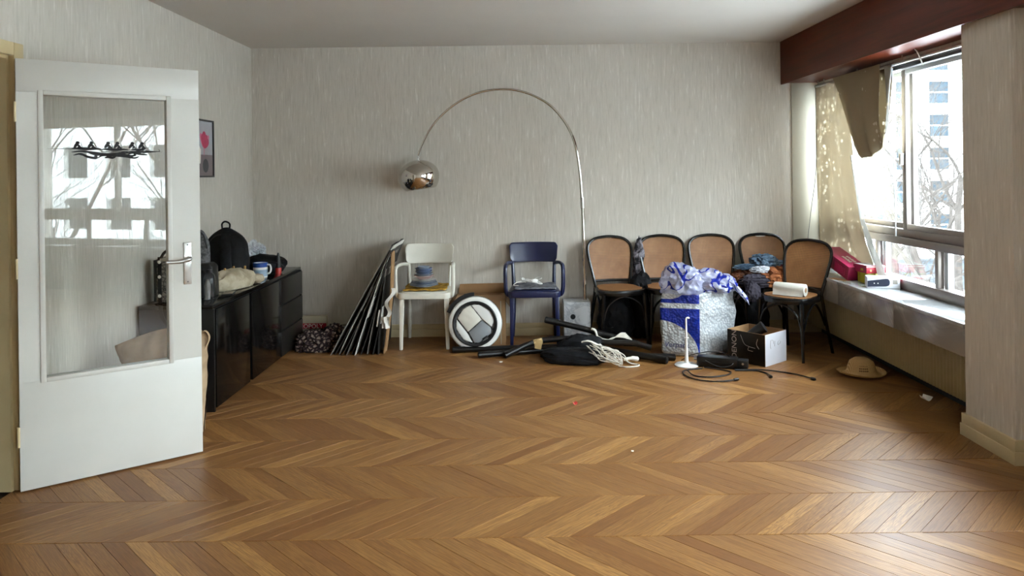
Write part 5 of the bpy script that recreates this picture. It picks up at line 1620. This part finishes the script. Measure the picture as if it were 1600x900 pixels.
MB().tube(curve([(0.19, 0, 0.50), (0.235, 0, 0.555), (0.262, 0, 0.52), (0.24, 0, 0.46)], 5), 0.007, 6, flat=(1.5, 0.5)).build('handle', 'kraft', ks)

# ------------------------------------------------------------------ framed flower picture
fp = thing('framed_picture', 'framed picture of a pink magnolia over a dark vase on left wall', 'picture', (XL + 0.001, 5.385, 1.395))
M['pgrey'] = plain('grey_print_ground', 'a8aab0', 0.4, var=0.06)
M['ptaupe'] = plain('taupe_print_ground', '75686a', 0.4, var=0.06)
M['pink1'] = plain('magenta_petal_print', 'b02a52', 0.4, var=0.2, scale=20)
M['pink2'] = plain('pale_petal_print', 'cf6f8e', 0.4, var=0.1, scale=20)
M['pdark'] = plain('dark_vase_print', '2b2e36', 0.4, var=0.2)
W2, H2 = 0.165, 0.42
for (y0, y1, z0, z1) in ((-W2, -W2 + 0.012, 0, H2), (W2 - 0.012, W2, 0, H2), (-W2 + 0.012, W2 - 0.012, 0, 0.012), (-W2 + 0.012, W2 - 0.012, H2 - 0.012, H2)):
    MB().box(0, 0.018, y0, y1, z0, z1).build('frame_bar', 'blacktrack', fp)
pic = MB().box(0, 0.008, -W2 + 0.012, W2 - 0.012, 0.012, H2 - 0.012).build('print', 'pgrey', fp)
MB().box(0.008, 0.0085, -W2 + 0.012, W2 - 0.012, 0.012, 0.165).build('lower_ground', 'ptaupe', pic)
def petal(cy0, cz0, ln_, wd, a, mat):
    P = []
    for k in range(20):
        t2 = 2 * PI * k / 20
        v_ = ln_ * 0.5 * (1 - math.cos(t2)); h_ = wd * math.sin(t2) * (1 - 0.25 * math.cos(t2))
        P.append((cy0 + h_ * math.cos(a) + v_ * math.sin(a), cz0 + v_ * math.cos(a) - h_ * math.sin(a)))
    return P
for i, (ln_, wd, a, mat) in enumerate(((0.12, 0.025, -0.55, 'pink2'), (0.125, 0.022, 0.75, 'pink2'), (0.10, 0.026, 0.95, 'pink1'), (0.12, 0.034, 0.0, 'pink1'), (0.105, 0.026, 0.45, 'pink1'), (0.105, 0.026, -0.35, 'pink1'))):
    MB().prism(petal(0.005, 0.215, ln_, wd, a, mat), 0.0086 + 0.0002 * i, 0.0088 + 0.0002 * i, 'x').build('petal', mat, pic)
MB().prism([(0.0, 0.16), (0.008, 0.16), (0.012, 0.22), (0.0, 0.22)], 0.0086, 0.0087, 'x').build('stem', 'pink2', pic)
MB().prism([(0.03 + 0.05 * math.cos(2 * PI * k / 20), 0.085 + 0.05 * math.sin(2 * PI * k / 20)) for k in range(20)], 0.0086, 0.0088, 'x').build('vase_print', 'pdark', pic)
MB().prism([(-0.15, 0.10), (-0.06, 0.10), (-0.05, 0.20), (-0.10, 0.25), (-0.15, 0.23)], 0.0086, 0.0088, 'x').build('pale_print', 'letter', pic)

# ------------------------------------------------------------------ straw hat and scraps on the floor
def straw(name):
    t = NT(name)
    w = t.n('ShaderNodeTexWave')
    w.inputs['Scale'].default_value = 42
    w.inputs['Distortion'].default_value = 2.0
    t.link(t.obj(), w.inputs['Vector'])
    t.set(Base_Color=t.ramp(w.outputs[1], [(0.2, lin('a88450')), (0.7, lin('c8a670'))]), Roughness=0.8)
    t.bump(w.outputs[1], 0.4, 0.004)
    return t.m
M['straw'] = straw('woven_straw')
ht = thing('straw_hat', 'natural straw hat lying on the parquet before the radiator', 'hat', (2.315, 5.03, 0.002))
def hat(u, v):
    a = 2 * PI * u
    K = [(0.0, 0.118), (0.045, 0.115), (0.075, 0.095), (0.088, 0.06), (0.094, 0.03), (0.105, 0.02), (0.125, 0.013), (0.142, 0.018), (0.15, 0.028)]
    x = v * (len(K) - 1)
    i = min(len(K) - 2, int(x)); f = x - i
    r = K[i][0] * (1 - f) + K[i + 1][0] * f; z = K[i][1] * (1 - f) + K[i + 1][1] * f
    z += 0.008 * math.sin(2 * a + 0.6) * max(0, v - 0.6) * 2
    return (r * math.cos(a) * 1.02, r * math.sin(a) * 0.9, max(z, 0.004))
MB().grid(hat, 48, 32, th=0.003, nrm=(0, 0, -1)).build('hat', 'straw', ht, sharp=80)
MB().tube([(0.151 * 1.02 * math.cos(2 * PI * k / 40), 0.151 * 0.9 * math.sin(2 * PI * k / 40), 0.028 + 0.0064 * math.sin(4 * PI * k / 40 + 0.6)) for k in range(40)], 0.0045, 6, closed=True).build('rolled_rim', 'straw', ht)
M['strawdark'] = plain('dark_straw_weave', '5e4326', 0.8)
pd = MB()
for i in range(5):
    for j in range(4):
        a = -2.05 + 0.13 * i; zz = 0.045 + 0.014 * j
        r = 0.0935 - 0.006 * j
        pd.box(-0.004, 0.004, -0.001, 0.001, -0.004, 0.004, M4=Matrix.Translation((r * math.cos(a) * 1.02, r * math.sin(a) * 0.9, zz)) @ Matrix.Rotation(a + PI / 2, 4, 'Z') @ Matrix.Rotation(0.78, 4, 'Y'))
pd.build('open_weave_patch', 'strawdark', ht)
def scrap(label, loc, w, d, mat, seed, curl=0.012):
    o = thing('paper_scrap', label, 'scrap', loc, seed)
    MB().grid(lambda u, v: ((u - 0.5) * w * (1 - 0.5 * v), (v - 0.5) * d, 0.001 + curl * (abs(u - 0.5) * 2) ** 2 + 0.4 * curl * v), 5, 5, th=0.0006, nrm=(0, 0, 1)).build('scrap', mat, o)
scrap('small white paper scrap on the floor below the radiator', (2.44, 4.47, 0), 0.075, 0.05, 'letter', 0.5, 0.02)
M['pinkscrap'] = plain('pink_red_paper', 'e2585a', 0.5)
scrap('tiny pink-red scrap on the parquet in mid room', (0.33, 4.472, 0), 0.03, 0.025, 'pinkscrap', 0.3)
scrap('tiny white scrap on the parquet before the black poles', (-0.141, 5.49, 0), 0.035, 0.02, 'letter', 0.9, 0.003)
scrap('tiny pale chip on the parquet nearer the camera', (0.558, 3.706, 0), 0.02, 0.012, 'letter', 1.3, 0.003)
